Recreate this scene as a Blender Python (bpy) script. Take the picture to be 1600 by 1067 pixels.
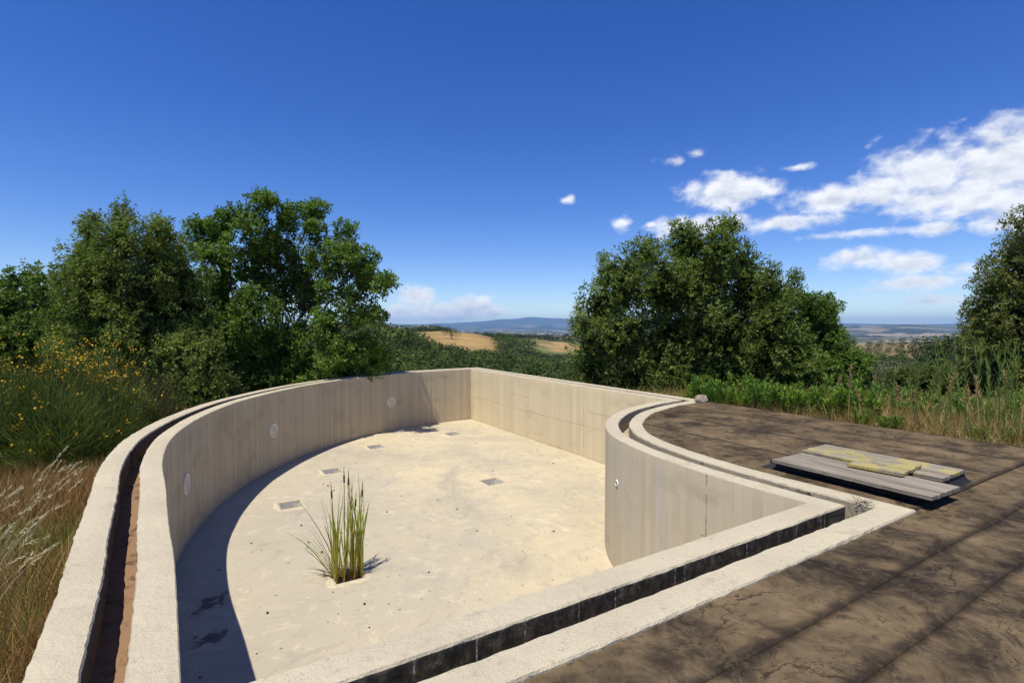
import bpy, bmesh, math, random
import numpy as np
from mathutils import Vector, geometry
for o in list(bpy.data.objects): bpy.data.objects.remove(o)
S = bpy.context.scene
PI = math.pi
R_ = math.radians

# ------------------------------------------------------------------ camera
EYE = 1.5
cam_d = bpy.data.cameras.new('camera'); cam = bpy.data.objects.new('camera', cam_d)
S.collection.objects.link(cam); S.camera = cam
cam_d.sensor_width = 36.0; cam_d.lens = 18.0
cam_d.clip_start = 0.05; cam_d.clip_end = 120000
cam.location = (0, 0, EYE); cam.rotation_euler = (R_(90 - 1.61), 0, 0)

# ------------------------------------------------------------------ sun + sky
SUN_EL, SHADOW_AZ = 68.2, 57.0
sun_d = bpy.data.lights.new('sun', 'SUN'); sun = bpy.data.objects.new('sun', sun_d)
S.collection.objects.link(sun)
sun_d.energy = 4.9; sun_d.angle = R_(0.53); sun_d.color = (1.0, 0.955, 0.87)
ldir = Vector((math.cos(R_(SUN_EL)) * math.cos(R_(SHADOW_AZ)), math.cos(R_(SUN_EL)) * math.sin(R_(SHADOW_AZ)), -math.sin(R_(SUN_EL))))
sun.rotation_euler = ldir.to_track_quat('-Z', 'Y').to_euler(); sun.location = (-20, -30, 60)

wd = bpy.data.worlds.new('World'); S.world = wd; wd.use_nodes = True
nt = wd.node_tree; nt.nodes.clear()
class NG:
    """small helper for writing node graphs"""
    def __init__(self, tree): self.t = tree
    def n(self, typ, **kw):
        nd = self.t.nodes.new(typ)
        for k, v in kw.items(): setattr(nd, k, v)
        return nd
    def link(self, a, b): self.t.links.new(a, b)
    def put(self, sock, v):
        if hasattr(v, 'is_output'): self.link(v, sock)
        else: sock.default_value = v
    def math(self, op, a, b=None, c=None, clamp=False):
        m = self.n('ShaderNodeMath', operation=op); m.use_clamp = clamp
        self.put(m.inputs[0], a)
        if b is not None: self.put(m.inputs[1], b)
        if c is not None: self.put(m.inputs[2], c)
        return m.outputs[0]
    def vmath(self, op, a, b=None):
        m = self.n('ShaderNodeVectorMath', operation=op)
        self.put(m.inputs[0], a)
        if b is not None: self.put(m.inputs[1], b)
        return m.outputs['Value'] if op in ('LENGTH', 'DOT_PRODUCT', 'DISTANCE') else m.outputs[0]
    def mix(self, f, a, b, typ='RGBA', blend='MIX'):
        m = self.n('ShaderNodeMix', data_type=typ)
        if typ == 'RGBA': m.blend_type = blend
        i = {'RGBA': (6, 7, 2), 'FLOAT': (2, 3, 0)}[typ]
        self.put(m.inputs[0], f); self.put(m.inputs[i[0]], a); self.put(m.inputs[i[1]], b)
        return m.outputs[i[2]]
    def ramp(self, v, stops, interp='LINEAR'):
        r = self.n('ShaderNodeValToRGB'); r.color_ramp.interpolation = interp
        e = r.color_ramp.elements
        while len(e) < len(stops): e.new(0.5)
        for q, (p, c) in zip(e, stops):
            q.position = p; q.color = c if len(c) == 4 else (*c, 1)
        self.put(r.inputs[0], v); return r.outputs[0]
    def smooth(self, v, lo, hi):
        m = self.n('ShaderNodeMapRange', interpolation_type='SMOOTHSTEP')
        self.put(m.inputs[0], v); m.inputs[1].default_value = lo; m.inputs[2].default_value = hi
        return m.outputs[0]
    def noise(self, vec, scale, detail=4, rough=0.55, dist=0.0, out='Fac'):
        m = self.n('ShaderNodeTexNoise'); self.put(m.inputs['Vector'], vec)
        m.inputs['Scale'].default_value = scale; m.inputs['Detail'].default_value = detail
        m.inputs['Roughness'].default_value = rough; m.inputs['Distortion'].default_value = dist
        return m.outputs[0] if out == 'Fac' else m.outputs[1]
    def comb(self, x, y, z):
        m = self.n('ShaderNodeCombineXYZ')
        for i, v in enumerate((x, y, z)): self.put(m.inputs[i], v)
        return m.outputs[0]
    def sep(self, v):
        m = self.n('ShaderNodeSeparateXYZ'); self.put(m.inputs[0], v); return m.outputs
g = NG(nt)
sky = g.n('ShaderNodeTexSky'); sky.sky_type = 'NISHITA'; sky.sun_disc = False
sky.sun_elevation = R_(SUN_EL); sky.sun_rotation = R_(212.7)
sky.altitude = 1500; sky.air_density = 1.0; sky.dust_density = 0.15; sky.ozone_density = 3.0
tc = g.n('ShaderNodeTexCoord').outputs['Generated']
d_ = g.sep(tc)
az = g.math('ARCTAN2', d_[0], d_[1]); el = g.math('ARCSINE', d_[2])
ae = g.comb(az, el, 0.0)
def blob_dir(px, py):
    a = math.atan((px - 800) / 800.0)
    return a, math.atan((511 - py) / 800.0 * math.cos(a))
CL = [  # cumulus standing over the plain: direction in photo columns/rows, half-width, half-height, weight
    (1440, 268, 95, 46, 1.2), (1565, 258, 100, 62, 1.3), (1610, 330, 100, 62, 1.1), (1380, 296, 70, 32, 1.1),
    (1290, 314, 85, 24, 1.1), (1470, 312, 130, 34, 1.1), (1550, 355, 70, 26, .85), (1225, 350, 120, 16, .95), (1110, 352, 120, 20, .95), (1340, 366, 120, 11, .85),
    (1145, 300, 64, 28, 1.25), (1052, 255, 34, 13, .72), (1086, 243, 26, 12, .8), (1240, 264, 52, 10, .66),
    (972, 348, 24, 18, .85), (887, 314, 21, 10, .8), (1016, 352, 15, 9, .7),
    (1345, 403, 62, 20, 1.0), (1420, 412, 70, 20, .95), (1505, 420, 56, 16, .95), (1462, 358, 52, 15, .95),
    (1440, 441, 120, 15, .9), (1460, 470, 90, 16, .8), (1360, 455, 60, 16, .75), (1570, 395, 50, 30, .8),
    (648, 463, 30, 16, 1.45), (628, 486, 32, 16, 1.3), (700, 487, 60, 13, 1.4), (733, 482, 28, 16, 1.4), (766, 490, 24, 8, .9), (900, 481, 20, 7, .9),
    (1700, 290, 130, 90, 1.0), (1850, 330, 150, 60, .95), (1500, 190, 50, 14, .45), (2100, 360, 200, 60, .9), (-200, 440, 150, 30, .8), (-700, 400, 200, 60, .85)]
fld = None
for (px, py, rx, ry, wgt) in CL:
    a0, e0 = blob_dir(px, py); ca = math.cos(a0)
    v = g.vmath('MULTIPLY', g.vmath('SUBTRACT', ae, (a0, e0, 0)), (800 / (rx * ca * ca), 800 / (ry * ca), 0))
    b = g.math('MULTIPLY', g.math('SUBTRACT', 1.0, g.vmath('LENGTH', v)), 1.0)
    b = g.math('ADD', b, wgt - 1.0)
    fld = b if fld is None else g.math('MAXIMUM', fld, b)
# the rest of the sky: the same kind of scattered cumulus low over the horizon all round (behind the camera too)
gen = g.noise(g.vmath('MULTIPLY', tc, (2.2, 2.2, 6.0)), 1.6, 3, .5)
back = g.smooth(g.math('MULTIPLY', d_[1], -1.0), 0.0, 0.35)
low = g.math('MULTIPLY', g.smooth(el, 0.6, 0.3), back)
fld = g.math('MAXIMUM', fld, g.math('SUBTRACT', g.math('MULTIPLY', g.math('SUBTRACT', gen, .52), g.math('MULTIPLY', low, 6.0)), g.math('SUBTRACT', 3.0, g.math('MULTIPLY', low, 2.7))))
nv = g.vmath('MULTIPLY', tc, (1, 1, 1.55))
def cnoise(off):
    vv = g.vmath('ADD', nv, off)
    return g.math('ADD', g.math('MULTIPLY', g.noise(vv, 10.0, 5, .55, .2), .62), g.math('MULTIPLY', g.noise(vv, 32.0, 7, .58, .2), .38))
n0 = cnoise((0, 0, 0)); n1 = cnoise((-.006, -.004, .020))
dens = g.math('ADD', fld, g.math('MULTIPLY', g.math('SUBTRACT', n0, .5), 3.7))
cov = g.smooth(dens, -0.08, 0.85)
# top-lit puffs: brighter where the cloud thins toward the sun side, grey undersides
lit = g.math('MULTIPLY', g.math('SUBTRACT', n0, n1), 2.6)
shade = g.smooth(g.math('ADD', g.math('SUBTRACT', .80, g.math('MULTIPLY', dens, .30)), lit), 0.0, 0.9)
ccol = g.mix(shade, (3.9, 4.3, 5.0, 1), (7.2, 7.25, 7.3, 1))
hsv = g.n('ShaderNodeHueSaturation'); hsv.inputs['Saturation'].default_value = 1.33; hsv.inputs['Hue'].default_value = .519
g.link(sky.outputs[0], hsv.inputs['Color'])
col = g.mix(g.math('MULTIPLY', cov, .93), hsv.outputs[0], ccol)
bg = g.n('ShaderNodeBackground'); bg.inputs[1].default_value = 0.132
g.link(col, bg.inputs[0])
out = g.n('ShaderNodeOutputWorld'); g.link(bg.outputs[0], out.inputs[0])

S.view_settings.view_transform = 'Standard'; S.view_settings.look = 'None'
S.view_settings.exposure = 0.2; S.view_settings.gamma = 1.0
S.view_settings.use_curve_mapping = False
S.cycles.volume_bounces = 0; S.cycles.max_bounces = 5; S.cycles.diffuse_bounces = 4; S.cycles.transparent_max_bounces = 8

# ------------------------------------------------------------------ helpers
rng = np.random.default_rng(7)
ROT = R_(31.3); CR, SR = math.cos(ROT), math.sin(ROT)
def W(a, b): return (a * CR - b * SR, a * SR + b * CR)       # pool axes -> world
def AB(x, y): return (x * CR + y * SR, -x * SR + y * CR)
def ray(px, py, Y):                                          # photo column/row at a depth -> world
    return np.array([(px - 800) / 800.0 * Y, Y, EYE + (511 - py) / 800.0 * Y])

def tag(o, label=None, cat=None, group=None, kind=None):
    if label: o['label'] = label
    if cat: o['category'] = cat
    if group: o['group'] = group
    if kind: o['kind'] = kind
    return o
def link(o, parent=None):
    S.collection.objects.link(o)
    if parent is not None: o.parent = parent
    return o
def empty(name, loc=(0, 0, 0), rz=0.0):
    o = bpy.data.objects.new(name, None); o.empty_display_size = .2
    o.location = loc; o.rotation_euler = (0, 0, rz); return link(o)
def mesh_np(name, V, F, mats, parent=None, tint=None, uvw=None, midx=None, smooth=False, loc=None):
    """V (n,3) verts, F: list of (m,k) int arrays (faces of equal size)"""
    me = bpy.data.meshes.new(name)
    V = np.asarray(V, np.float32)
    if not isinstance(F, list): F = [F]
    F = [np.asarray(f, np.int32) for f in F if len(f)]
    nl = sum(f.size for f in F); nf = sum(len(f) for f in F)
    me.vertices.add(len(V)); me.vertices.foreach_set('co', V.ravel())
    me.loops.add(nl); me.polygons.add(nf)
    me.loops.foreach_set('vertex_index', np.concatenate([f.ravel() for f in F]))
    st = []; s = 0
    for f in F:
        st.append(s + np.arange(len(f)) * f.shape[1]); s += f.size
    me.polygons.foreach_set('loop_start', np.concatenate(st).astype(np.int32))
    if midx is not None: me.polygons.foreach_set('material_index', np.asarray(midx, np.int32))
    me.polygons.foreach_set('use_smooth', np.full(nf, smooth))
    me.update(calc_edges=True)
    if tint is not None:
        at = me.attributes.new('tint', 'FLOAT_COLOR', 'POINT')
        t = np.ones((len(V), 4), np.float32); t[:, :3] = tint
        at.data.foreach_set('color', t.ravel())
    if uvw is not None:
        at = me.attributes.new('uvw', 'FLOAT_VECTOR', 'POINT')
        at.data.foreach_set('vector', np.asarray(uvw, np.float32).ravel())
    for m in (mats if isinstance(mats, (list, tuple)) else [mats]): me.materials.append(m)
    o = bpy.data.objects.new(name, me)
    if loc is not None: o.location = loc
    return link(o, parent)
def copy_tree(o, parent=None):
    c = o.copy(); S.collection.objects.link(c); c.parent = parent
    for ch in o.children: copy_tree(ch, c)
    return c
def box_arrays(x0, x1, y0, y1, z0, z1):
    V = np.array([(x, y, z) for z in (z0, z1) for x, y in ((x0, y0), (x1, y0), (x1, y1), (x0, y1))], float)
    F = np.array([(3, 2, 1, 0), (4, 5, 6, 7), (0, 1, 5, 4), (1, 2, 6, 5), (2, 3, 7, 6), (3, 0, 4, 7)])
    return V, F
def vnoise(n, corr, seed):
    """smooth 1-D noise, n samples, correlation length in samples"""
    r = np.random.default_rng(seed).normal(size=n + 8 * int(corr) + 8)
    k = np.exp(-0.5 * (np.arange(-3 * int(corr) - 1, 3 * int(corr) + 2) / max(corr, .5)) ** 2); k /= math.sqrt((k ** 2).sum())
    return np.convolve(r, k, 'same')[4 * int(corr) + 4:][:n]
class Noise2:
    """cheap smooth 2-D value noise"""
    def __init__(s, seed, n=64): s.g = np.random.default_rng(seed).random((n, n)); s.n = n
    def __call__(s, x, y):
        x = np.asarray(x, float); y = np.asarray(y, float)
        i = np.floor(x).astype(int); j = np.floor(y).astype(int); u = x - i; v = y - j
        u = u * u * (3 - 2 * u); v = v * v * (3 - 2 * v); n = s.n; G = s.g
        return (G[i % n, j % n] * (1 - u) * (1 - v) + G[(i + 1) % n, j % n] * u * (1 - v) + G[i % n, (j + 1) % n] * (1 - u) * v + G[(i + 1) % n, (j + 1) % n] * u * v)
    def fbm(s, x, y, o=4):
        t = 0; a = .5
        for k in range(o): t = t + a * s(np.asarray(x) * 2 ** k + 7.3 * k, np.asarray(y) * 2 ** k + 3.1 * k); a *= .5
        return t
N2 = Noise2(3)

# ------------------------------------------------------------------ materials
def new_mat(name):
    m = bpy.data.materials.new(name); m.use_nodes = True
    t = m.node_tree; t.nodes.clear(); gg = NG(t)
    bs = gg.n('ShaderNodeBsdfPrincipled'); o = gg.n('ShaderNodeOutputMaterial')
    gg.link(bs.outputs[0], o.inputs[0]); bs.inputs['Roughness'].default_value = .9
    bs.inputs['Specular IOR Level'].default_value = .25
    return m, gg, bs, o
def bump(gg, bs, h, strength=.5, dist=.01):
    b = gg.n('ShaderNodeBump'); b.inputs['Strength'].default_value = strength; b.inputs['Distance'].default_value = dist
    gg.put(b.inputs['Height'], h); gg.link(b.outputs[0], bs.inputs['Normal'])
def obj_co(gg): return gg.n('ShaderNodeTexCoord').outputs['Object']
def attr(gg, name, out='Vector'):
    a = gg.n('ShaderNodeAttribute'); a.attribute_name = name; return a.outputs[out]

def mat_screed():           # rough cement on the wall tops and curbs
    m, q, bs, o = new_mat('cement_screed'); co = obj_co(q)
    n1 = q.noise(co, 1.3, 5, .6); n2 = q.noise(co, 14, 5, .65); n3 = q.noise(co, 90, 3, .7)
    c = q.ramp(n1, [(.3, (.44, .375, .255)), (.55, (.51, .44, .30)), (.75, (.55, .465, .30))])
    c = q.mix(q.smooth(n2, .56, .76), c, (.37, .315, .22, 1))
    c = q.mix(q.math('MULTIPLY', q.smooth(n3, .56, .70), .6), c, (.21, .175, .125, 1))
    c = q.mix(q.math('MULTIPLY', q.smooth(q.noise(co, 130, 2), .6, .7), .4), c, (.68, .61, .46, 1))
    w = q.noise(co, 5.0, 3, .6, 1.5)
    c = q.mix(q.math('MULTIPLY', q.smooth(q.math('ABSOLUTE', q.math('SUBTRACT', w, .5)), .007, 0.0), q.math('MULTIPLY', q.smooth(q.noise(co, 1.1, 2), .56, .62), .55)), c, (.16, .13, .10, 1))
    c = q.mix(q.math('MULTIPLY', q.smooth(q.noise(co, 2.6, 5, .7, .8), .56, .70), .5), c, (.30, .26, .19, 1))
    c = q.mix(q.math('MULTIPLY', q.smooth(q.noise(co, 24, 4, .75), .64, .72), .6), c, (.19, .155, .11, 1))
    q.link(c, bs.inputs['Base Color'])
    h = q.math('ADD', q.math('MULTIPLY', n3, .5), q.math('ADD', n2, q.math('MULTIPLY', q.noise(co, 38, 4, .7), .8)))
    bump(q, bs, h, .8, .012); return m
def mat_floor():
    m, q, bs, o = new_mat('pool_floor_cement'); co = obj_co(q)
    n0 = q.noise(co, .35, 4, .55, .6); n1 = q.noise(co, 1.1, 6, .62, .8); n2 = q.noise(co, 7, 5, .6); n3 = q.noise(co, 60, 3, .7)
    c = q.ramp(n0, [(.32, (.42, .358, .24)), (.5, (.495, .42, .27)), (.66, (.565, .468, .285))])
    c = q.mix(q.math('MULTIPLY', q.smooth(n1, .54, .72), .55), c, (.35, .31, .235, 1))
    c = q.mix(q.math('MULTIPLY', q.smooth(n1, .44, .3), .6), c, (.62, .53, .345, 1))
    c = q.mix(q.math('MULTIPLY', q.smooth(n2, .55, .75), .35), c, (.33, .285, .205, 1))
    sx = q.sep(co); away = q.math('ADD', q.math('MULTIPLY', sx[0], CR), q.math('MULTIPLY', sx[1], SR))       # worn grey towards the curved wall
    gw = q.smooth(q.math('ADD', away, q.math('MULTIPLY', q.math('SUBTRACT', q.noise(co, .7, 5, .6, .5), .5), 7.0)), 5.2, 1.6)
    c = q.mix(q.math('MULTIPLY', gw, .62), c, (.385, .34, .262, 1))
    dk = q.smooth(q.noise(q.vmath('MULTIPLY', co, (1, .6, 1)), .55, 6, .65, 1.0), .55, .68); c = q.mix(q.math('MULTIPLY', dk, .38), c, (.27, .24, .19, 1))
    rim = q.math('ABSOLUTE', q.math('SUBTRACT', q.noise(co, .8, 6, .55, .8), .52)); c = q.mix(q.math('MULTIPLY', q.smooth(rim, .012, .0), .30), c, (.26, .225, .17, 1))
    v = q.n('ShaderNodeTexVoronoi'); q.put(v.inputs['Vector'], co); v.inputs['Scale'].default_value = 5.5
    rnd = q.sep(v.outputs['Color'])[0]
    spot = q.math('MULTIPLY', q.smooth(v.outputs['Distance'], .13, .05), q.math('GREATER_THAN', rnd, .62))
    c = q.mix(q.math('MULTIPLY', spot, .75), c, (.13, .105, .08, 1))
    c = q.mix(q.math('MULTIPLY', q.smooth(n3, .58, .72), .35), c, (.28, .245, .20, 1))
    n4 = q.noise(co, 3.0, 8, .7, 1.2); c = q.mix(q.math('MULTIPLY', q.smooth(n4, .52, .60), .28), c, (.37, .325, .24, 1)); c = q.mix(q.math('MULTIPLY', q.smooth(n4, .44, .38), .3), c, (.63, .55, .38, 1))
    v2 = q.n('ShaderNodeTexVoronoi'); q.put(v2.inputs['Vector'], co); v2.inputs['Scale'].default_value = 17
    c = q.mix(q.math('MULTIPLY', q.math('MULTIPLY', q.smooth(v2.outputs['Distance'], .2, .08), q.math('GREATER_THAN', q.sep(v2.outputs['Color'])[1], .8)), .45), c, (.18, .15, .12, 1))
    # damp black algae stains by the foot of the curved wall (where leaves rot)
    st = q.math('MAXIMUM', q.math('SUBTRACT', 1.0, q.vmath('LENGTH', q.vmath('MULTIPLY', q.vmath('SUBTRACT', co, (-3.62, 6.02, 0)), (4.0, 3.2, 0)))), q.math('SUBTRACT', .75, q.vmath('LENGTH', q.vmath('MULTIPLY', q.vmath('SUBTRACT', co, (-3.2, 5.35, 0)), (2.6, 3.6, 0)))))
    sm = q.smooth(q.math('ADD', st, q.math('MULTIPLY', q.math('SUBTRACT', q.noise(co, 7, 5, .6, .8), .5), 2.6)), .25, .7)
    c = q.mix(q.math('MULTIPLY', sm, .75), c, (.05, .045, .04, 1))
    q.link(c, bs.inputs['Base Color'])
    bump(q, bs, q.math('ADD', q.math('MULTIPLY', n3, .35), q.math('ADD', n2, spot)), .35, .008); return m
def mat_board(name, base, var, board, stain, horiz=False, joints=None, grey=None):
    """board-marked concrete; uvw = (length along wall, across, height)"""
    m, q, bs, o = new_mat(name); u = q.sep(attr(q, 'uvw')); L, Z = u[0], u[2]
    wn = q.n('ShaderNodeTexWhiteNoise', noise_dimensions='1D')
    q.put(wn.inputs['W'], q.math('FLOOR', q.math('DIVIDE', L, board)))
    fr = q.math('FRACT', q.math('DIVIDE', L, board))
    streak = q.noise(q.comb(L, 0.0, q.math('MULTIPLY', Z, .045)), 22, 5, .62)
    streak2 = q.noise(q.comb(L, 0.0, q.math('MULTIPLY', Z, .10)), 3.2, 5, .6)
    blot = q.noise(q.comb(L, 3.0, Z), 1.7, 5, .6, .4)
    f = q.math('ADD', q.math('MULTIPLY', wn.outputs[0], .36), q.math('ADD', q.math('MULTIPLY', streak, .44), q.math('MULTIPLY', streak2, .36)))
    d = tuple(x * (1 - var) for x in base); l = tuple(min(1, x * (1 + var)) for x in base)
    c = q.ramp(f, [(.32, d), (.56, base), (.84, l)])
    if grey: c = q.mix(q.math('MULTIPLY', q.math('MULTIPLY', q.smooth(streak2, .5, .62), q.smooth(L, 1.2, 1.8)), .45), c, (*grey, 1))
    c = q.mix(q.math('MULTIPLY', q.smooth(blot, .5, .75), .5), c, (*stain, 1))
    b2 = q.noise(q.comb(L, 7.0, q.math('MULTIPLY', Z, 1.6)), .8, 6, .65, .6); c = q.mix(q.math('MULTIPLY', q.smooth(b2, .52, .7), .4), c, (stain[0] * .72, stain[1] * .72, stain[2] * .74, 1))
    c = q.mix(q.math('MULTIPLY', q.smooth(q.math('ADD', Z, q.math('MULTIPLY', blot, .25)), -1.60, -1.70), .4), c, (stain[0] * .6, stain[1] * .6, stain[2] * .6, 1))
    # pale, washed band at the very top and drip lines below the edge
    top = q.smooth(q.math('ADD', Z, q.math('MULTIPLY', q.noise(q.comb(L, 0.0, 0.0), 7, 5, .7), .35)), -.02, .17)
    c = q.mix(q.math('MULTIPLY', top, .4), c, (base[0] * 1.15, base[1] * 1.13, base[2] * 1.1, 1))
    # form seams
    seam = q.math('MULTIPLY', q.smooth(q.math('ABSOLUTE', q.math('SUBTRACT', fr, .5)), .45, .5), q.smooth(q.noise(q.comb(L, 0.0, Z), 2.2, 3), .42, .62))
    h = q.math('SUBTRACT', q.math('MULTIPLY', streak, .5), q.math('MULTIPLY', seam, .7))
    c = q.mix(q.math('MULTIPLY', seam, .16), c, (base[0] * .45, base[1] * .45, base[2] * .45, 1))
    if joints:
        for (z0, l0, l1) in joints['h']:
            jn = q.math('MULTIPLY', q.smooth(q.math('ABSOLUTE', q.math('SUBTRACT', Z, q.math('ADD', z0, q.math('MULTIPLY', q.noise(q.comb(L, 0.0, 0.0), 9, 3), .012)))), .010, .003),
                        q.math('MULTIPLY', q.math('GREATER_THAN', L, l0), q.math('LESS_THAN', L, l1)))
            jn = q.math('MULTIPLY', jn, q.smooth(q.noise(q.comb(L, 1.0, Z), 2.6, 4, .7), .34, .52))
            c = q.mix(q.math('MULTIPLY', jn, .5), c, (.16, .13, .09, 1)); h = q.math('SUBTRACT', h, jn)
        for l0 in joints['v']:
            jn = q.smooth(q.math('ABSOLUTE', q.math('SUBTRACT', L, l0)), .014, .004)
            jn = q.math('MULTIPLY', jn, q.smooth(q.noise(q.comb(L, 5.0, Z), 9, 4, .7), .35, .6))
            c = q.mix(q.math('MULTIPLY', jn, .65), c, (.13, .11, .09, 1)); h = q.math('SUBTRACT', h, jn)
    v = q.n('ShaderNodeTexVoronoi'); q.put(v.inputs['Vector'], q.comb(L, 0.0, Z)); v.inputs['Scale'].default_value = 7
    pit = q.math('MULTIPLY', q.smooth(v.outputs['Distance'], .07, .03), q.math('GREATER_THAN', q.sep(v.outputs['Color'])[0], .84))
    c = q.mix(q.math('MULTIPLY', pit, .8), c, (.09, .08, .07, 1)); h = q.math('SUBTRACT', h, pit)
    q.link(c, bs.inputs['Base Color']); bump(q, bs, q.math('ADD', h, q.math('MULTIPLY', q.noise(q.comb(L, 0.0, Z), 60, 4, .7), .4)), .5, .006)
    return m
def mat_mould():            # channel face: black algae with pale lime drips
    m, q, bs, o = new_mat('black_algae_concrete'); u = q.sep(attr(q, 'uvw')); L, Z = u[0], u[2]
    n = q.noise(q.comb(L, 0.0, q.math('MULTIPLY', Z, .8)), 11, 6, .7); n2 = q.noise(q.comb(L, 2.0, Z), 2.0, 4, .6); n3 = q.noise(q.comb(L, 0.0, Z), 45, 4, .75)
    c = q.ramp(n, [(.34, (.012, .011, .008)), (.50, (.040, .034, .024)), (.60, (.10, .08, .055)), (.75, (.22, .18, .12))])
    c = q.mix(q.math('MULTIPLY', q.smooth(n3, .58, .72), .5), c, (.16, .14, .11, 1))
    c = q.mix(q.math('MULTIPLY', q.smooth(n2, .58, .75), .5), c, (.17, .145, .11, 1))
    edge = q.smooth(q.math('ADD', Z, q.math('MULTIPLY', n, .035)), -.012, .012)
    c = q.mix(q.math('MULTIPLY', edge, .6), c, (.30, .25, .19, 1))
    drip = None
    for l0 in (.55, 1.22, 1.50, 2.12, 2.62, 2.71, 3.36, 3.42, 3.98, 4.34, 4.40, .9, 1.85):
        k = q.math('ABSOLUTE', q.math('SUBTRACT', q.math('ADD', L, q.math('MULTIPLY', q.noise(q.comb(0.0, l0, Z), 30, 3), .008)), l0))
        k = q.smooth(k, .008, .002); drip = k if drip is None else q.math('MAXIMUM', drip, k)
    drip = q.math('MULTIPLY', drip, q.smooth(q.noise(q.comb(L, 0.0, q.math('MULTIPLY', Z, 1.2)), 26, 4, .7), .42, .6))
    c = q.mix(q.math('MULTIPLY', drip, .8), c, (.50, .46, .39, 1))
    q.link(c, bs.inputs['Base Color']); bump(q, bs, q.math('ADD', n3, drip), .6, .008); return m
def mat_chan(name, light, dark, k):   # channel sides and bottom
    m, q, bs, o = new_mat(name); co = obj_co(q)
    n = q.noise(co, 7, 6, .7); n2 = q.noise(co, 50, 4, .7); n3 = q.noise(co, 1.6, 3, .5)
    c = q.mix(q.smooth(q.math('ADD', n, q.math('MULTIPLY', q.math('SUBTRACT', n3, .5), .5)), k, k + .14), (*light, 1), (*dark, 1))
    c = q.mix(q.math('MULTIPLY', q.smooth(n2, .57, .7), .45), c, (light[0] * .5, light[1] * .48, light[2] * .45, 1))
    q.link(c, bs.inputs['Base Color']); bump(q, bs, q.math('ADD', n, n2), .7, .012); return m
def mat_bitumen():
    m, q, bs, o = new_mat('bitumen_membrane'); co = obj_co(q)
    e = attr(q, 'uvw'); es = q.sep(e)
    wv = q.noise(co, 1.4, 4, .6, out='Color')
    dco = q.vmath('ADD', co, q.vmath('MULTIPLY', q.vmath('SUBTRACT', wv, (.5, .5, .5)), (.55, .55, 0)))
    n0 = q.noise(co, 1.1, 6, .65, .6); n1 = q.noise(dco, 3.6, 7, .66, .6); n2 = q.noise(co, 20, 5, .65); n3 = q.noise(co, 140, 2, .7)
    k = q.math('ADD', q.math('MULTIPLY', n0, .62), q.math('MULTIPLY', n1, .5))
    c = q.ramp(k, [(.43, (.028, .020, .013)), (.50, (.066, .047, .027)), (.58, (.125, .088, .047)), (.74, (.21, .15, .078))])
    # dried puddles: silt rims drawn in dark, crackled lines
    vo = q.n('ShaderNodeTexVoronoi', feature='DISTANCE_TO_EDGE'); q.put(vo.inputs['Vector'], q.vmath('MULTIPLY', dco, (1, 1, 0))); vo.inputs['Scale'].default_value = 2.7
    rg1 = q.noise(dco, 1.5, 6, .6, 1.0); rg2 = q.noise(co, 3.4, 6, .62, 1.6)
    vein = q.math('MULTIPLY', q.smooth(q.math('ABSOLUTE', q.math('SUBTRACT', rg1, .5)), .016, .001), q.smooth(q.noise(co, 1.3, 3), .42, .55))
    vein2 = q.math('MULTIPLY', q.smooth(q.math('ABSOLUTE', q.math('SUBTRACT', rg2, .5)), .013, .001), q.smooth(q.noise(co, 2.1, 3), .48, .6))
    c = q.mix(q.math('MULTIPLY', q.math('MAXIMUM', vein, vein2), .78), c, (.016, .012, .009, 1))
    # silt is washed off along the lapped edges
    ed = q.smooth(q.math('ADD', es[1], q.math('MULTIPLY', q.math('SUBTRACT', n1, .5), .14)), .09, .0)
    c = q.mix(q.math('MULTIPLY', ed, .85), c, (.024, .018, .013, 1))
    c = q.mix(q.math('MULTIPLY', q.smooth(q.noise(dco, 9, 6, .7, .5), .52, .66), .55), c, (.036, .026, .017, 1)); c = q.mix(q.math('MULTIPLY', q.smooth(n2, .5, .72), .3), c, (.20, .145, .08, 1))
    c = q.mix(q.math('MULTIPLY', q.smooth(n3, .68, .74), .3), c, (.25, .22, .18, 1))
    q.link(c, bs.inputs['Base Color']); bs.inputs['Roughness'].default_value = .85; bs.inputs['Specular IOR Level'].default_value = .12
    bump(q, bs, q.math('ADD', q.math('MULTIPLY', n3, .12), q.math('ADD', q.math('MULTIPLY', n2, .3), q.math('SUBTRACT', n1, q.math('MULTIPLY', vein, .3)))), .45, .012); return m
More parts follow.
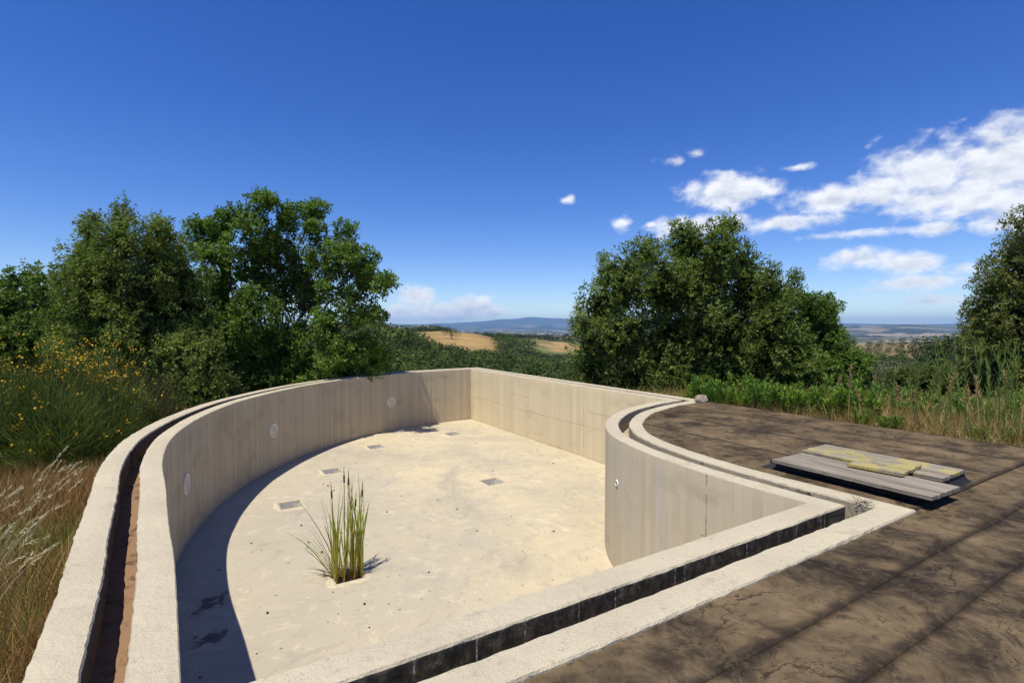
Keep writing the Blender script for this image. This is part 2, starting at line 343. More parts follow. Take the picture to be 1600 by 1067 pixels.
def mat_wood(name, lichen):
    m, q, bs, o = new_mat(name); co = obj_co(q); s = q.sep(co)
    gr = q.noise(q.comb(q.math('MULTIPLY', s[0], 1.0), q.math('MULTIPLY', s[1], .035), s[2]), 60, 6, .65, .3)
    gr2 = q.noise(q.comb(s[0], q.math('MULTIPLY', s[1], .06), s[2]), 14, 4, .6)
    k = q.math('ADD', q.math('MULTIPLY', gr, .6), q.math('MULTIPLY', gr2, .4))
    c = q.ramp(k, [(.33, (.075, .055, .036)), (.46, (.20, .165, .12)), (.6, (.31, .27, .205)), (.75, (.40, .355, .275))])
    gap = q.smooth(q.math('ABSOLUTE', q.math('SUBTRACT', q.math('FRACT', q.math('DIVIDE', q.math('ADD', s[0], 1.0), .138)), .5)), .47, .5)
    c = q.mix(q.math('MULTIPLY', gap, .18), c, (.06, .05, .04, 1))
    v = q.n('ShaderNodeTexVoronoi'); q.put(v.inputs['Vector'], co); v.inputs['Scale'].default_value = 6
    rust = q.math('MULTIPLY', q.smooth(v.outputs['Distance'], .12, .04), q.math('GREATER_THAN', q.sep(v.outputs['Color'])[0], .75))
    c = q.mix(q.math('MULTIPLY', rust, .75), c, (.11, .045, .025, 1))
    if lichen:
        ln = q.noise(co, 3.2, 6, .68, .6); lf = q.noise(co, 45, 3, .7)
        f = q.smooth(q.math('ADD', ln, q.math('MULTIPLY', q.math('SUBTRACT', lf, .5), .25)), .60 - .17 * lichen, .70 - .17 * lichen)
        c = q.mix(q.math('MULTIPLY', f, .72), c, (.40, .33, .085, 1))
    q.link(c, bs.inputs['Base Color']); bump(q, bs, k, .5, .005); return m
def mat_plain(name, colr, rough=.8, var=.25, scale=12, spec=.25):
    m, q, bs, o = new_mat(name); co = obj_co(q)
    n = q.noise(co, scale, 5, .6)
    c = q.ramp(n, [(.3, tuple(x * (1 - var) for x in colr)), (.7, tuple(min(1, x * (1 + var)) for x in colr))])
    q.link(c, bs.inputs['Base Color']); bs.inputs['Roughness'].default_value = rough; bs.inputs['Specular IOR Level'].default_value = spec
    bump(q, bs, n, .3, .01); return m
def mat_leaf(name, rough=.5, transl=.3, spec=.35, trgain=(1.25, 1.5, .6)):
    m, q, bs, o = new_mat(name); c = attr(q, 'tint', 'Color')
    q.link(c, bs.inputs['Base Color']); bs.inputs['Roughness'].default_value = rough; bs.inputs['Specular IOR Level'].default_value = spec
    tr = q.n('ShaderNodeBsdfTranslucent'); q.link(q.mix(1.0, c, (*trgain, 1), blend='MULTIPLY'), tr.inputs[0])
    mx = q.n('ShaderNodeMixShader'); mx.inputs[0].default_value = transl
    q.link(bs.outputs[0], mx.inputs[1]); q.link(tr.outputs[0], mx.inputs[2]); q.link(mx.outputs[0], o.inputs[0]); return m
def mat_bark():
    m, q, bs, o = new_mat('bark'); co = obj_co(q); s = q.sep(co)
    n = q.noise(q.comb(s[0], s[1], q.math('MULTIPLY', s[2], .25)), 22, 5, .65)
    c = q.ramp(n, [(.35, (.035, .028, .022)), (.6, (.10, .085, .068)), (.75, (.17, .15, .125))])
    q.link(c, bs.inputs['Base Color']); bump(q, bs, n, .8, .02); return m
def mat_ground():
    m, q, bs, o = new_mat('dry_hillside'); c = attr(q, 'tint', 'Color'); co = obj_co(q)
    n = q.noise(co, .9, 6, .65); n2 = q.noise(co, .05, 5, .6); n3 = q.noise(co, 9, 4, .65)
    f = q.math('ADD', q.math('MULTIPLY', n, .5), q.math('ADD', q.math('MULTIPLY', n2, .5), q.math('MULTIPLY', n3, .3)))
    k = q.ramp(f, [(.42, (.50, .50, .46)), (.62, (1.0, 1.0, 1.0)), (.80, (1.4, 1.36, 1.25))])
    q.link(q.mix(1.0, c, k, blend='MULTIPLY'), bs.inputs['Base Color']); bs.inputs['Roughness'].default_value = 1.0
    bs.inputs['Specular IOR Level'].default_value = .05
    bump(q, bs, n3, .6, .05); return m

M_SCREED = mat_screed(); M_FLOOR = mat_floor()
M_CURVED = mat_board('board_marked_concrete', (.45, .38, .262), .13, .085, (.36, .285, .18))
M_FAR = mat_board('panel_marked_concrete', (.64, .54, .345), .09, .16, (.57, .455, .28),
                  joints={'h': [(-.58, 5.3, 6.3), (-1.0, .2, 6.2), (-.62, .4, 2.5), (-.98, 6.6, 8.9)], 'v': [2.75, 6.3]})
M_RIGHT = mat_board('streaked_concrete', (.57, .485, .325), .10, .10, (.50, .415, .265), joints={'h': [(-.66, 0.0, 1.1)], 'v': [1.02]}, grey=(.50, .47, .40))
M_MOULD = mat_mould()
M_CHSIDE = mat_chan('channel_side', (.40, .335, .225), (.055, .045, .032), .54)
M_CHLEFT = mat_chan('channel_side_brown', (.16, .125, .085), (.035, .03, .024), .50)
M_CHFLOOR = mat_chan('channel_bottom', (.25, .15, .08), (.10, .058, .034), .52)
M_BIT = mat_bitumen(); M_WOOD = mat_wood('weathered_wood', 0); M_WOODL = mat_wood('lichen_wood', .85); M_WOODY = mat_wood('yellow_lichen_wood', 1.0)
M_PVC = mat_plain('white_plastic', (.78, .75, .66), .5, .12, 20, .4)
M_PLUG = mat_plain('lime_plug', (.56, .51, .37), .9, .2, 9)
M_COLLAR = mat_plain('bedding_mortar', (.505, .43, .285), .95, .16, 9)
M_BOX = mat_plain('drain_box_cement', (.58, .55, .48), .85, .25, 14)
M_SOIL = mat_plain('silt', (.10, .075, .05), 1.0, .45, 30)
M_ROCK = mat_plain('rock', (.30, .245, .18), .9, .4, 9)
M_BARK = mat_bark(); M_LEAF = mat_leaf('leaf', .5, .34, .2); M_GRASS = mat_leaf('grass', .65, .35, .2, (1.15, 1.25, .7))
M_FAR_LEAF = mat_leaf('far_leaf', .7, .18, .15)
M_GROUND = mat_ground()
M_REED = mat_leaf('reed', .5, .3, .3); M_FLOWER = mat_leaf('flower', .6, .25, .2, (1.1, 1.1, .6))
M_HOUSE = mat_plain('far_render', (.62, .57, .50), .9, .2, .05); M_ROOF = mat_plain('far_roof', (.34, .18, .12), .9, .2, .05)

# ------------------------------------------------------------------ pool outline (pool axes a = along the near wall, b = away)
def catmull(P, step):
    P = np.array(P, float); out = []
    Q = np.vstack([2 * P[0] - P[1], P, 2 * P[-1] - P[-2]])
    for i in range(1, len(Q) - 2):
        p0, p1, p2, p3 = Q[i - 1:i + 3]; t = np.linspace(0, 1, 40, endpoint=False)[:, None]
        out.append(.5 * ((2 * p1) + (-p0 + p2) * t + (2 * p0 - 5 * p1 + 4 * p2 - p3) * t ** 2 + (-p0 + 3 * p1 - 3 * p2 + p3) * t ** 3))
    out = np.vstack(out + [P[-1:]])
    s = np.concatenate([[0], np.cumsum(np.hypot(*np.diff(out, axis=0).T))])
    n = max(2, int(round(s[-1] / step))); si = np.linspace(0, s[-1], n + 1)
    return np.stack([np.interp(si, s, out[:, 0]), np.interp(si, s, out[:, 1])], 1)
C_NL, C_NR, C_FR, C_FL = (-.085, 2.40), (4.43, 2.40), (8.26, 7.34), (8.26, 16.42)
STEP = .035
side_near = catmull([C_NL, (2.2, 2.385), C_NR], STEP)
side_right = catmull([C_NR, (4.41, 2.94), (4.42, 3.44), (4.47, 3.94), (4.56, 4.43), (4.69, 4.90), (4.88, 5.36), (5.13, 5.74), (5.46, 6.12), (5.90, 6.48), (6.44, 6.82), (7.08, 7.08), (7.7, 7.25), C_FR], STEP)
side_far = catmull([C_FR, (8.26, 12), C_FL], STEP)
side_left = catmull([C_FL, (7.1, 16.36), (5.89, 16.13), (4.16, 15.42), (2.74, 14.42), (1.69, 13.28), (.83, 12.02), (.36, 11.07), (-.02, 9.98), (-.23, 9.1), (-.33, 8.5), (-.38, 7.9), (-.39, 7.25), (-.37, 6.62), (-.30, 5.76), (-.23, 4.7), (-.17, 4.0), (-.13, 3.3), C_NL], STEP)
SIDES = [('near', side_near), ('right', side_right), ('far', side_far), ('left', side_left)]
loop = np.vstack([s[:-1] for _, s in SIDES])            # counter-clockwise
nxt = np.roll(loop, -1, 0) - loop; prv = loop - np.roll(loop, 1, 0)
nn = lambda v: np.stack([v[:, 1], -v[:, 0]], 1) / np.hypot(v[:, 0], v[:, 1])[:, None]
n1_, n2_ = nn(prv), nn(nxt)
MITER = (n1_ + n2_) / (1 + (n1_ * n2_).sum(1))[:, None]
def offs(w): return loop + MITER * w
idx0 = np.cumsum([0] + [len(s) - 1 for _, s in SIDES])
def side_ids(k): return np.arange(idx0[k], idx0[k + 1] + 1) % len(loop)
def to_world(P): return np.stack([P[:, 0] * CR - P[:, 1] * SR, P[:, 0] * SR + P[:, 1] * CR], 1)
W1, W2, W3 = .20, .36, .565
DEPTH = -1.80

def sweep(name, k, prof, mats, parent, seed, strip_mat):
    """prof: list of (w, z, jw, jz) with ragged-edge amplitudes; strip_mat: material per strip"""
    ids = side_ids(k); n = len(ids); base = loop[ids]; mi = MITER[ids]
    seg = np.hypot(*np.diff(loop[ids], axis=0).T); arc = np.concatenate([[0], np.cumsum(seg)])
    fade = np.minimum(1, np.minimum(np.arange(n), np.arange(n)[::-1]) / 3.0)
    V = []; U = []
    for j, (w, z, jw, jz) in enumerate(prof):
        dw = fade * (vnoise(n, .7, seed * 31 + j // 4) * .38 + vnoise(n, 9, seed * 57 + j // 4) * .15) * jw
        dz = fade * (vnoise(n, .7, seed * 71 + j) * .4 + vnoise(n, 9, seed * 91 + j) * .3) * jz
        P = to_world(base + mi * (w + dw)[:, None])
        V.append(np.column_stack([P, z + dz])); U.append(np.column_stack([arc, np.full(n, w), np.full(n, z)]))
    m = len(prof); V = np.vstack(V); U = np.vstack(U); F = []; MI = []
    for j in range(m - 1):
        i = np.arange(n - 1)
        F.append(np.column_stack([j * n + i, (j + 1) * n + i, (j + 1) * n + i + 1, j * n + i + 1])); MI += [strip_mat[j]] * (n - 1)
    return mesh_np(name, V, np.vstack(F)[:, ::-1], mats, parent, uvw=U, midx=MI)

pool = empty('swimming_pool', (*W(3.5, 8), DEPTH))
tag(pool, 'empty bare concrete swimming pool with one curved wall and an overflow channel round it', 'swimming pool')
pool_off = Vector((*W(3.5, 8), DEPTH))
def to_pool(o):
    o.parent = pool; o.location = o.location - pool_off; return o
walls = {}
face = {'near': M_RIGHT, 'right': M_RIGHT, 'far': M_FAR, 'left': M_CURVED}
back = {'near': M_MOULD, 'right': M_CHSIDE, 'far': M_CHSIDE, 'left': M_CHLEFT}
wname = {'near': 'near_wall', 'right': 'bulging_wall', 'far': 'far_wall', 'left': 'curved_wall'}
for k, (nm, s) in enumerate(SIDES):
    prof = [(-.002, -1.95, 0, 0), (0, -.6, .0012, 0), (0, -.010, .0015, .001), (.006, -.002, .0025, .0015), (.05, .0005, .004, .002), (.10, .001, .004, .002), (.15, .0005, .004, .002), (W1 - .008, -.003, .005, .002), (W1, -.016, .005, .004), (W1, -.13, .002, .004), (W1, -1.95, 0, 0)]
    o = sweep(wname[nm], k, prof, [face[nm], M_SCREED, back[nm]], None, 3 + k, [0, 0, 1, 1, 1, 1, 1, 1, 2, 2])
    walls[nm] = to_pool(o)
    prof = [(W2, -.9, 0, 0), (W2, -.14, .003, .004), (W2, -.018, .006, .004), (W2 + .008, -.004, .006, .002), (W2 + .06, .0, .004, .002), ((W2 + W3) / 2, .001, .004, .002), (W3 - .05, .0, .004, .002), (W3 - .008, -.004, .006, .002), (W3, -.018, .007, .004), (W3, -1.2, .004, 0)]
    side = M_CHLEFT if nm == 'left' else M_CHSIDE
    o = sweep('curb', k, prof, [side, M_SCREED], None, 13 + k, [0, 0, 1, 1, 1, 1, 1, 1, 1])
    to_pool(o)
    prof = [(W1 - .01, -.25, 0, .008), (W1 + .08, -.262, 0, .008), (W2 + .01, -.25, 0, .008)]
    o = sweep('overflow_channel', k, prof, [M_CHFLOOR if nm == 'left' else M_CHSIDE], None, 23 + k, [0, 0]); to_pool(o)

# ---- basin floor with recessed drain boxes
BOXES = [(1.375, 10.17), (2.52, 12.07), (4.06, 13.91), (6.60, 14.37), (5.26, 9.465)]
PLANTBOX = (1.62, 6.885)
def inside(poly, P):
    x, y = P[:, 0], P[:, 1]; c = np.zeros(len(P), bool); q = np.roll(poly, -1, 0)
    for (x1, y1), (x2, y2) in zip(poly, q):
        if y1 == y2: continue
        t = ((y1 > y) != (y2 > y)) & (x < (x2 - x1) * (y - y1) / (y2 - y1) + x1); c ^= t
    return c
outl = offs(.04)[::6]
pts = [tuple(p) for p in outl]; edges = [(i, (i + 1) % len(outl)) for i in range(len(outl))]
hb = .2
for (ca, cb) in BOXES + [PLANTBOX]:
    s0 = len(pts); pts += [(ca - hb, cb - hb), (ca + hb, cb - hb), (ca + hb, cb + hb), (ca - hb, cb + hb)]
    edges += [(s0 + i, s0 + (i + 1) % 4) for i in range(4)]
gx, gy = np.meshgrid(np.arange(-.6, 8.5, .3), np.arange(2.2, 16.7, .3)); G = np.stack([gx.ravel(), gy.ravel()], 1) + rng.uniform(-.06, .06, (gx.size, 2))
G = G[inside(offs(-.1)[::6], G)]
for (ca, cb) in BOXES + [PLANTBOX]: G = G[(np.abs(G[:, 0] - ca) > hb + .05) | (np.abs(G[:, 1] - cb) > hb + .05)]
pts += [tuple(p) for p in G]
r = geometry.delaunay_2d_cdt([Vector(p) for p in pts], edges, [], 1, 1e-5)
V2 = np.array([tuple(v) for v in r[0]]); T = np.array([f for f in r[2] if len(f) == 3])
cen = V2[T].mean(1); keep = np.ones(len(T), bool)
for (ca, cb) in BOXES + [PLANTBOX]: keep &= ~((np.abs(cen[:, 0] - ca) < hb) & (np.abs(cen[:, 1] - cb) < hb))
T = T[keep]; onbox = np.zeros(len(V2), bool)
for (ca, cb) in BOXES + [PLANTBOX]: onbox |= (np.abs(V2[:, 0] - ca) < hb + .01) & (np.abs(V2[:, 1] - cb) < hb + .01)
zf = DEPTH + np.where(onbox, 0, (N2.fbm(V2[:, 0] * .9 + 9, V2[:, 1] * .9 + 4) - .47) * .02)
Pw = to_world(V2)
floor = to_pool(mesh_np('basin_floor', np.column_stack([Pw, zf]), T, M_FLOOR, smooth=True))
bx_me = None
for i, (ca, cb) in enumerate(BOXES + [PLANTBOX]):
    t = .022; q = []; h = .26 if i < 5 else .05; e_ = .012
    if bx_me is None or i == 5:
        V = []
        for (s, z) in ((hb + .004, .0), (hb + .004, -h - .03), (hb - t, .003), (hb - t, -h)):
            V += [(-s, -s, z), (s, -s, z), (s, s, z), (-s, s, z)]
        F = []
        for j in range(4):
            k = (j + 1) % 4
            F += [(j, k, 8 + k, 8 + j)[::1], (8 + j, 8 + k, 12 + k, 12 + j), (4 + j, 4 + k, k, j)]
        F += [(12, 13, 14, 15)]
        o = mesh_np('drain_box', np.array(V), np.array(F), [M_BOX, M_SOIL, M_FLOOR], floor, midx=[2, 0, 0] * 4 + [1 if i == 5 else 0])
        bx_me = o.data
    else:
        o = bpy.data.objects.new('drain_box', bx_me); link(o, floor)
    wx, wy = W(ca, cb); o.location = (wx, wy, DEPTH + .001); o.rotation_euler = (0, 0, ROT)
    nc = 24; an_ = np.linspace(0, 2 * PI, nc, endpoint=False); rgc = np.random.default_rng(600 + i)      # smeared bedding mortar round the rim
    sq = 1 / np.maximum(np.abs(np.cos(an_)), np.abs(np.sin(an_))); ro = hb * sq + .03 + .10 * rgc.random(nc); ri = (hb + .002) * sq
    Vc = np.vstack([np.column_stack([np.cos(an_) * ri, np.sin(an_) * ri, np.full(nc, .008)]), np.column_stack([np.cos(an_) * (ri + ro) / 2, np.sin(an_) * (ri + ro) / 2, np.full(nc, .012)]), np.column_stack([np.cos(an_) * ro, np.sin(an_) * ro, np.full(nc, -.012)])])
    Fc = np.array([(k_ * nc + j_, k_ * nc + (j_ + 1) % nc, (k_ + 1) * nc + (j_ + 1) % nc, (k_ + 1) * nc + j_) for k_ in range(2) for j_ in range(nc)])[:, ::-1]
    mesh_np('mortar_collar', Vc, Fc, M_COLLAR, o, smooth=True)
    if i == 5: o.name = 'drain_box'; o['label'] = 'drain box filled with silt where the reeds grow'
    # clean cement bedding round the rim: nothing painted, the floor material carries on

# ---- plastic light niches on the curved wall, one small inlet on the bulging wall
def disc_ring(name, R, r, depth, mat, plug_mat, parent, loc, rz):
    n = 28; an = np.linspace(0, 2 * PI, n, endpoint=False); cx, sz = np.cos(an), np.sin(an)
    prof = [(R, .02), (R, -depth * .7), (R - .006, -depth), (r + .006, -depth), (r, -depth * .7), (r, .02)]
    V = np.vstack([np.column_stack([cx * q, np.full(n, y), sz * q]) for q, y in prof]); F = []
    for j in range(len(prof) - 1):
        for i in range(n): F.append((j * n + i, j * n + (i + 1) % n, (j + 1) * n + (i + 1) % n, (j + 1) * n + i))
    o = mesh_np(name, V, np.array(F), mat, parent); o.location = loc; o.rotation_euler = (0, 0, rz)
    V = np.vstack([[(0, -.003, 0)], np.column_stack([cx * r * .5, -.004 + .002 * np.sin(3 * an), sz * r * .5]), np.column_stack([cx * (r + .004), np.full(n, -.006), sz * (r + .004)])])
    F3 = np.array([(0, 1 + i, 1 + (i + 1) % n) for i in range(n)]); F4 = np.array([(1 + i, 1 + n + i, 1 + n + (i + 1) % n, 1 + (i + 1) % n) for i in range(n)])
    mesh_np('plug', V, [F3, F4], plug_mat, o); return o
def on_side(k, p):
    ids = side_ids(k); P = loop[ids]; i = int(np.argmin(((P - np.array(p)) ** 2).sum(1))); m = MITER[ids[i]]
    wx, wy = W(*(P[i] - m * .004)); nwx, nwy = W(*(-m)); return (wx, wy), math.atan2(nwy, nwx) + PI / 2
for p in ((-.23, 9.12), (1.40, 12.87), (5.15, 15.88)):
    (x, y), rz = on_side(3, p)
    disc_ring('light_niche', .158, .132, .016, M_PVC, M_PLUG, walls['left'], (x, y, -.875), rz)
(x, y), rz = on_side(1, (4.77, 5.12))
disc_ring('water_inlet', .045, .03, .012, M_PVC, M_SOIL, walls['right'], (x, y, -.60), rz)
for o in list(walls['left'].children) + list(walls['right'].children) + list(floor.children):
    o.location = o.location - pool_off + pool_off  # walls sit at the pool's origin shift
for wobj in (walls['left'], walls['right'], floor): pass

# ------------------------------------------------------------------ terrain: one sheet from under the deck to the far hills
COLS = [-1500, 0, 300, 590, 655, 695, 740, 790, 830, 870, 900, 1000, 1200, 1350, 1420, 1500, 1600, 3000]
def C(*v): return list(v)
ROWS = {
 0:     [-.5, -.5, -.5, -.4, -.4, -.4, -.4, -.4, -.4, -.4, -.4, -.4, -.4, -.4, -.4, -.4, -.4, -.4],
 7:     [-.5, -.5, -.5, -.5, -.5, -.5, -.5, -.5, -.5, -.5, -.4, -.3, -.25, -.2, -.2, -.2, -.2, -.25],
 9.5:   [-.6, -.6, -.6, -.7, -.7, -.7, -.7, -.7, -.7, -.6, -.4, -.15, -.08, -.06, -.06, -.06, -.06, -.2],
 14:    [-.9, -.9, -.9, -1.0, -1.1, -1.1, -1.1, -1.1, -1.0, -.7, -.5, -.3, -.2, -.25, -.28, -.25, -.15, -.3],
 22:    [-1.6, -1.6, -1.6, -2.4, -2.9, -3.1, -3.2, -3.2, -3.1, -2.8, -2.4, -1.1, -.7, -.9, -.95, -.7, -.4, -.6],
 35:    [-2.5, -2.5, -2.6, -4, -5.4, -6, -6.2, -6.4, -6.4, -6.2, -5.6, -4, -2.4, -2.4, -2.3, -1.6, -1.0, -1],
 70:    [-4, -4, -4, -6, -9, -11, -12, -13, -13.5, -13.5, -13, -10, -7, -5.6, -5, -3.4, -3, -3],
 150:   [-4, -4, -4, -5, -12, -15, -18, -20, -20.5, -21, -21, -18, -14, -12, -10, -6, -5, -5],
 250:   [-2, -2, -2, -3.5, -10, -14, -17, -19, -20, -21, -22, -20, -14, -9.5, -9, -8, -8, -8],
 330:   [-5, -5, -5, -12, -20, -22, -24, -25, -27, -28, -28, -22, -12, -8.0, -6.6, -6.2, -7, -8],
 430:   [-8, -8, -8, -15, -18, -18, -19, -22, -27, -30, -31, -30, -25, -20, -20, -20, -20, -20],
 520:   [-8, -8, -8, -10, -8, -9, -11, -17, -24, -28, -29, -30, -28, -28, -28, -28, -28, -28],
 600:   [-5, -5, -5, -5, -3.6, -3.2, -6.5, -13, -21, -26, -28, -30, -30, -35, -35, -35, -35, -35],
 720:   [-8, -8, -8, -8, -8, -9, -11, -15, -20, -24, -26, -30, -35, -40, -40, -40, -40, -40],
 900:   [-12, -12, -12, -12, -14, -16, -18, -19, -19, -22, -24, -30, -40, -45, -45, -45, -45, -45],
 1200:  [-18, -18, -18, -18, -22, -25, -26, -26, -24, -21, -22, -30, -45, -55, -55, -55, -55, -55],
 1600:  [-20, -20, -20, -16, -22, -32, -38, -40, -40, -40, -42, -45, -55, -65, -65, -65, -65, -65],
 2600:  [-40, -40, -40, -30, -45, -58, -62, -62, -62, -62, -62, -65, -75, -80, -80, -80, -80, -80],
 4200:  [-50, -50, -40, -10, -20, -60, -76, -78, -78, -78, -78, -80, -85, -90, -90, -90, -90, -90],
 5600:  [-40, -40, -20, 14, 24, -20, -80, -80, -80, -80, -80, -85, -90, -92, -92, -92, -92, -92],
 7000:  [-70, -70, -60, -40, -40, -70, -80, -80, -80, -80, -80, -85, -90, -92, -92, -92, -92, -92],
 10500: [-80, -80, -80, -80, -80, -80, -80, -80, -80, -80, -80, -85, -70, -20, -10, -60, -60, -60],
 12500: [-80, -80, -80, -80, -80, -80, -80, -80, -80, -80, -80, -85, -60, 34, 58, 10, 0, 0],
 15000: [-80, -80, -80, -80, -80, -80, -80, -80, -80, -80, -80, -80, -80, -60, -60, -60, -60, -60],
 19000: [-40, -40, -40, -20, -30, -40, -40, -30, -10, -10, -20, -30, -40, -40, -40, -40, -40, -40]}
ridge = [508, 506, 505, 506, 507, 505, 502.5, 499, 495.5, 497, 499, 503, 505, 506, 507, 506, 507, 507]
cosr = [math.cos(math.atan((c - 800) / 800)) for c in COLS]
ROWS[23500] = [1.5 + 23500 * ch * (511 - y) / 800 * .9 for ch, y in zip(cosr, ridge)]
ROWS[26000] = [1.5 + 26000 * ch * (511 - y) / 800 for ch, y in zip(cosr, ridge)]
ROWS[29000] = [.4 * v for v in ROWS[26000]]
RR = np.array(sorted(ROWS)); HT = np.array([ROWS[r] for r in RR]); CT = np.array(COLS, float)
def terrain(x, y):
    x = np.asarray(x, float); y = np.asarray(y, float); r = np.hypot(x, y)
    th = np.arctan2(x, y); px = 800 + 800 * np.tan(np.clip(th, -1.2, 1.2)); px = np.clip(px, COLS[0], COLS[-1])
    lr = np.log(r + 6); LR = np.log(RR + 6)
    i = np.clip(np.searchsorted(LR, lr) - 1, 0, len(RR) - 2); t = (lr - LR[i]) / (LR[i + 1] - LR[i]); t = np.clip(t, 0, 1); t = .4 * t + .6 * t * t * (3 - 2 * t)
    j = np.clip(np.searchsorted(CT, px) - 1, 0, len(CT) - 2); u = (px - CT[j]) / (CT[j + 1] - CT[j]); u = .4 * u + .6 * u * u * (3 - 2 * u)
    z = (HT[i, j] * (1 - t) + HT[i + 1, j] * t) * (1 - u) + (HT[i, j + 1] * (1 - t) + HT[i + 1, j + 1] * t) * u
    amp = np.interp(r, [0, 20, 60, 300, 900, 3000, 20000, 24000, 30000], [.02, .06, .4, 1.2, 1.5, 3, 3, 60, 60])
    sc = np.interp(r, [0, 30, 300, 3000, 30000], [1.2, 4, 30, 150, 1500])
    n = sum((N2.fbm(x / s + 31.7, y / s + 12.1, 3) - .44) * w for s, w in ((4., np.clip(1 - np.abs(np.log(sc / 4.)) / 2, 0, 1)), (30., np.clip(1 - np.abs(np.log(sc / 30.)) / 2, 0, 1)), (150., np.clip(1 - np.abs(np.log(sc / 150.)) / 2, 0, 1)), (900., np.clip(1 - np.abs(np.log(sc / 900.)) / 2, 0, 1))))
    return z + n * amp * 2
def px_of(x, y): return 800 + 800 * np.tan(np.clip(np.arctan2(x, y), -1.2, 1.2))

# near part: triangulated round the pool; outside: polar rings
R0 = 26.0
azs = np.concatenate([np.arange(-62, 62, .28), np.arange(62, 298, 2.0)]); azr = np.radians(azs); NA = len(azr)
rad = R0 * (29500 / R0) ** (np.arange(0, 191) / 190.0)
ringx = np.outer(rad, np.sin(azr)); ringy = np.outer(rad, np.cos(azr))
holep = to_world(offs((W2 + W3) / 2)[::8])
gx, gy = np.meshgrid(np.arange(-26, 26, .75), np.arange(-26, 26, .75)); G = np.stack([gx.ravel(), gy.ravel()], 1) + rng.uniform(-.2, .2, (gx.size, 2))
G = G[np.hypot(G[:, 0], G[:, 1]) < R0 - .6]
a_, b_ = G[:, 0] * CR + G[:, 1] * SR, -G[:, 0] * SR + G[:, 1] * CR
G = G[~inside(offs(.62)[::8], np.stack([a_, b_], 1))]
p0 = np.stack([ringx[0], ringy[0]], 1); pts = [tuple(p) for p in p0] + [tuple(p) for p in holep] + [tuple(p) for p in G]
edges = [(i, (i + 1) % NA) for i in range(NA)] + [(NA + i, NA + (i + 1) % len(holep)) for i in range(len(holep))]
r = geometry.delaunay_2d_cdt([Vector(p) for p in pts], edges, [], 1, 1e-6)
V2 = np.array([tuple(v) for v in r[0]]); T = np.array([f for f in r[2] if len(f) == 3])
T = T[~inside(holep, V2[T].mean(1))]
assert len(V2) == len(pts)
x = np.concatenate([V2[:, 0], ringx[1:].ravel()]); y = np.concatenate([V2[:, 1], ringy[1:].ravel()])
nV = len(V2); rid = np.vstack([np.arange(NA)[None], nV + np.arange((len(rad) - 1) * NA).reshape(-1, NA)])
i, j = np.meshgrid(np.arange(len(rad) - 1), np.arange(NA), indexing='ij'); j2 = (j + 1) % NA
Q = np.column_stack([rid[i, j].ravel(), rid[i + 1, j].ravel(), rid[i + 1, j2].ravel(), rid[i, j2].ravel()])[:, ::-1]
z = terrain(x, y); rr = np.hypot(x, y); pxv = px_of(x, y)
def stepf(v, lo, hi): return np.clip((v - lo) / (hi - lo), 0, 1)
nzc = N2.fbm(x / 9 + 3, y / 9 + 8); nzb = N2.fbm(x / 60 + 5, y / 60 + 1, 4)
def mixc(c, m, k): return c * (1 - k[:, None]) + np.array(m) * k[:, None]
tint = np.tile(np.array([.16, .115, .06]), (len(x), 1))
tint = mixc(tint, (.075, .085, .03), stepf(nzc, .42, .56))
wood = stepf(rr, 18, 30) * (rr < 1400); tint = mixc(tint, (.035, .045, .018), wood * .9)
def fieldmask(px, r):
    """bare straw-coloured slopes among the woods (column, distance)"""
    wob = (N2.fbm(px / 14 + 2, r / 30 + 7, 3) - .44)
    e1 = np.clip(1 - np.abs((px - 722) / (74 + 30 * wob)) ** 3, 0, 1) * stepf(r, 395 + 60 * wob, 420 + 60 * wob) * (r < 625)
    e1 = e1 * (px > 640 + 40 * wob)
    e2 = ((px > 806 + 24 * wob) & (px < 912) & (r > 470 + 160 * wob) & (r < 860) & (r > 470 + (px - 806) * .2)).astype(float)
    e3 = ((px > 815) & (px < 930) & (r > 960 + 120 * wob) & (r < 1230)).astype(float)
    e4 = ((px > 1325) & (px < 1490 + 20 * wob) & (r > 225 + 60 * wob) & (r < 340)).astype(float)
    e5 = ((px > 610) & (px < 660) & (r > 1400) & (r < 1900)).astype(float)
    return e1, e2, e3, e4, e5
e1, e2, e3, e4, e5 = fieldmask(pxv, rr)
tint = mixc(tint, (.33, .215, .085), np.clip(e1, 0, 1) * (.7 + .3 * stepf(nzb, .3, .5)))
tint = mixc(tint, (.12, .13, .045), e2); tint = mixc(tint, (.31, .205, .085), e2 * stepf(nzb, .46, .54))
tint = mixc(tint, (.38, .27, .13), e3); tint = mixc(tint, (.20, .155, .075), e4); tint = mixc(tint, (.34, .17, .10), e5)
# plain: patchwork of fields
plain = stepf(rr, 1300, 1500)
sd = np.random.default_rng(5); sa = sd.uniform(-62, 62, 2600); sr = 1300 * (20 ** sd.random(2600))
cols = np.array([(.06, .075, .03), (.085, .10, .045), (.26, .21, .12), (.16, .15, .075), (.05, .06, .03), (.32, .27, .17), (.11, .12, .06), (.045, .055, .028)])
scol = cols[sd.integers(0, 8, 2600)] * sd.uniform(.5, .95, (2600, 1))
far = np.where((plain > 0) & (np.abs(np.arctan2(x, y)) < 1.1))[0]
tha = np.degrees(np.arctan2(x, y)); lrr = np.log(np.maximum(rr, 1))
for ch in np.array_split(far, 40):
    dd = (tha[ch, None] - sa) ** 2 / 1.4 ** 2 + (lrr[ch, None] - np.log(sr)) ** 2 / .05 ** 2
    tint[ch] = mixc(tint[ch], (0, 0, 0), plain[ch]) + scol[dd.argmin(1)] * plain[ch, None]
oth = (plain > 0) & (np.abs(np.arctan2(x, y)) >= 1.1); tint[oth] = (.10, .10, .05)
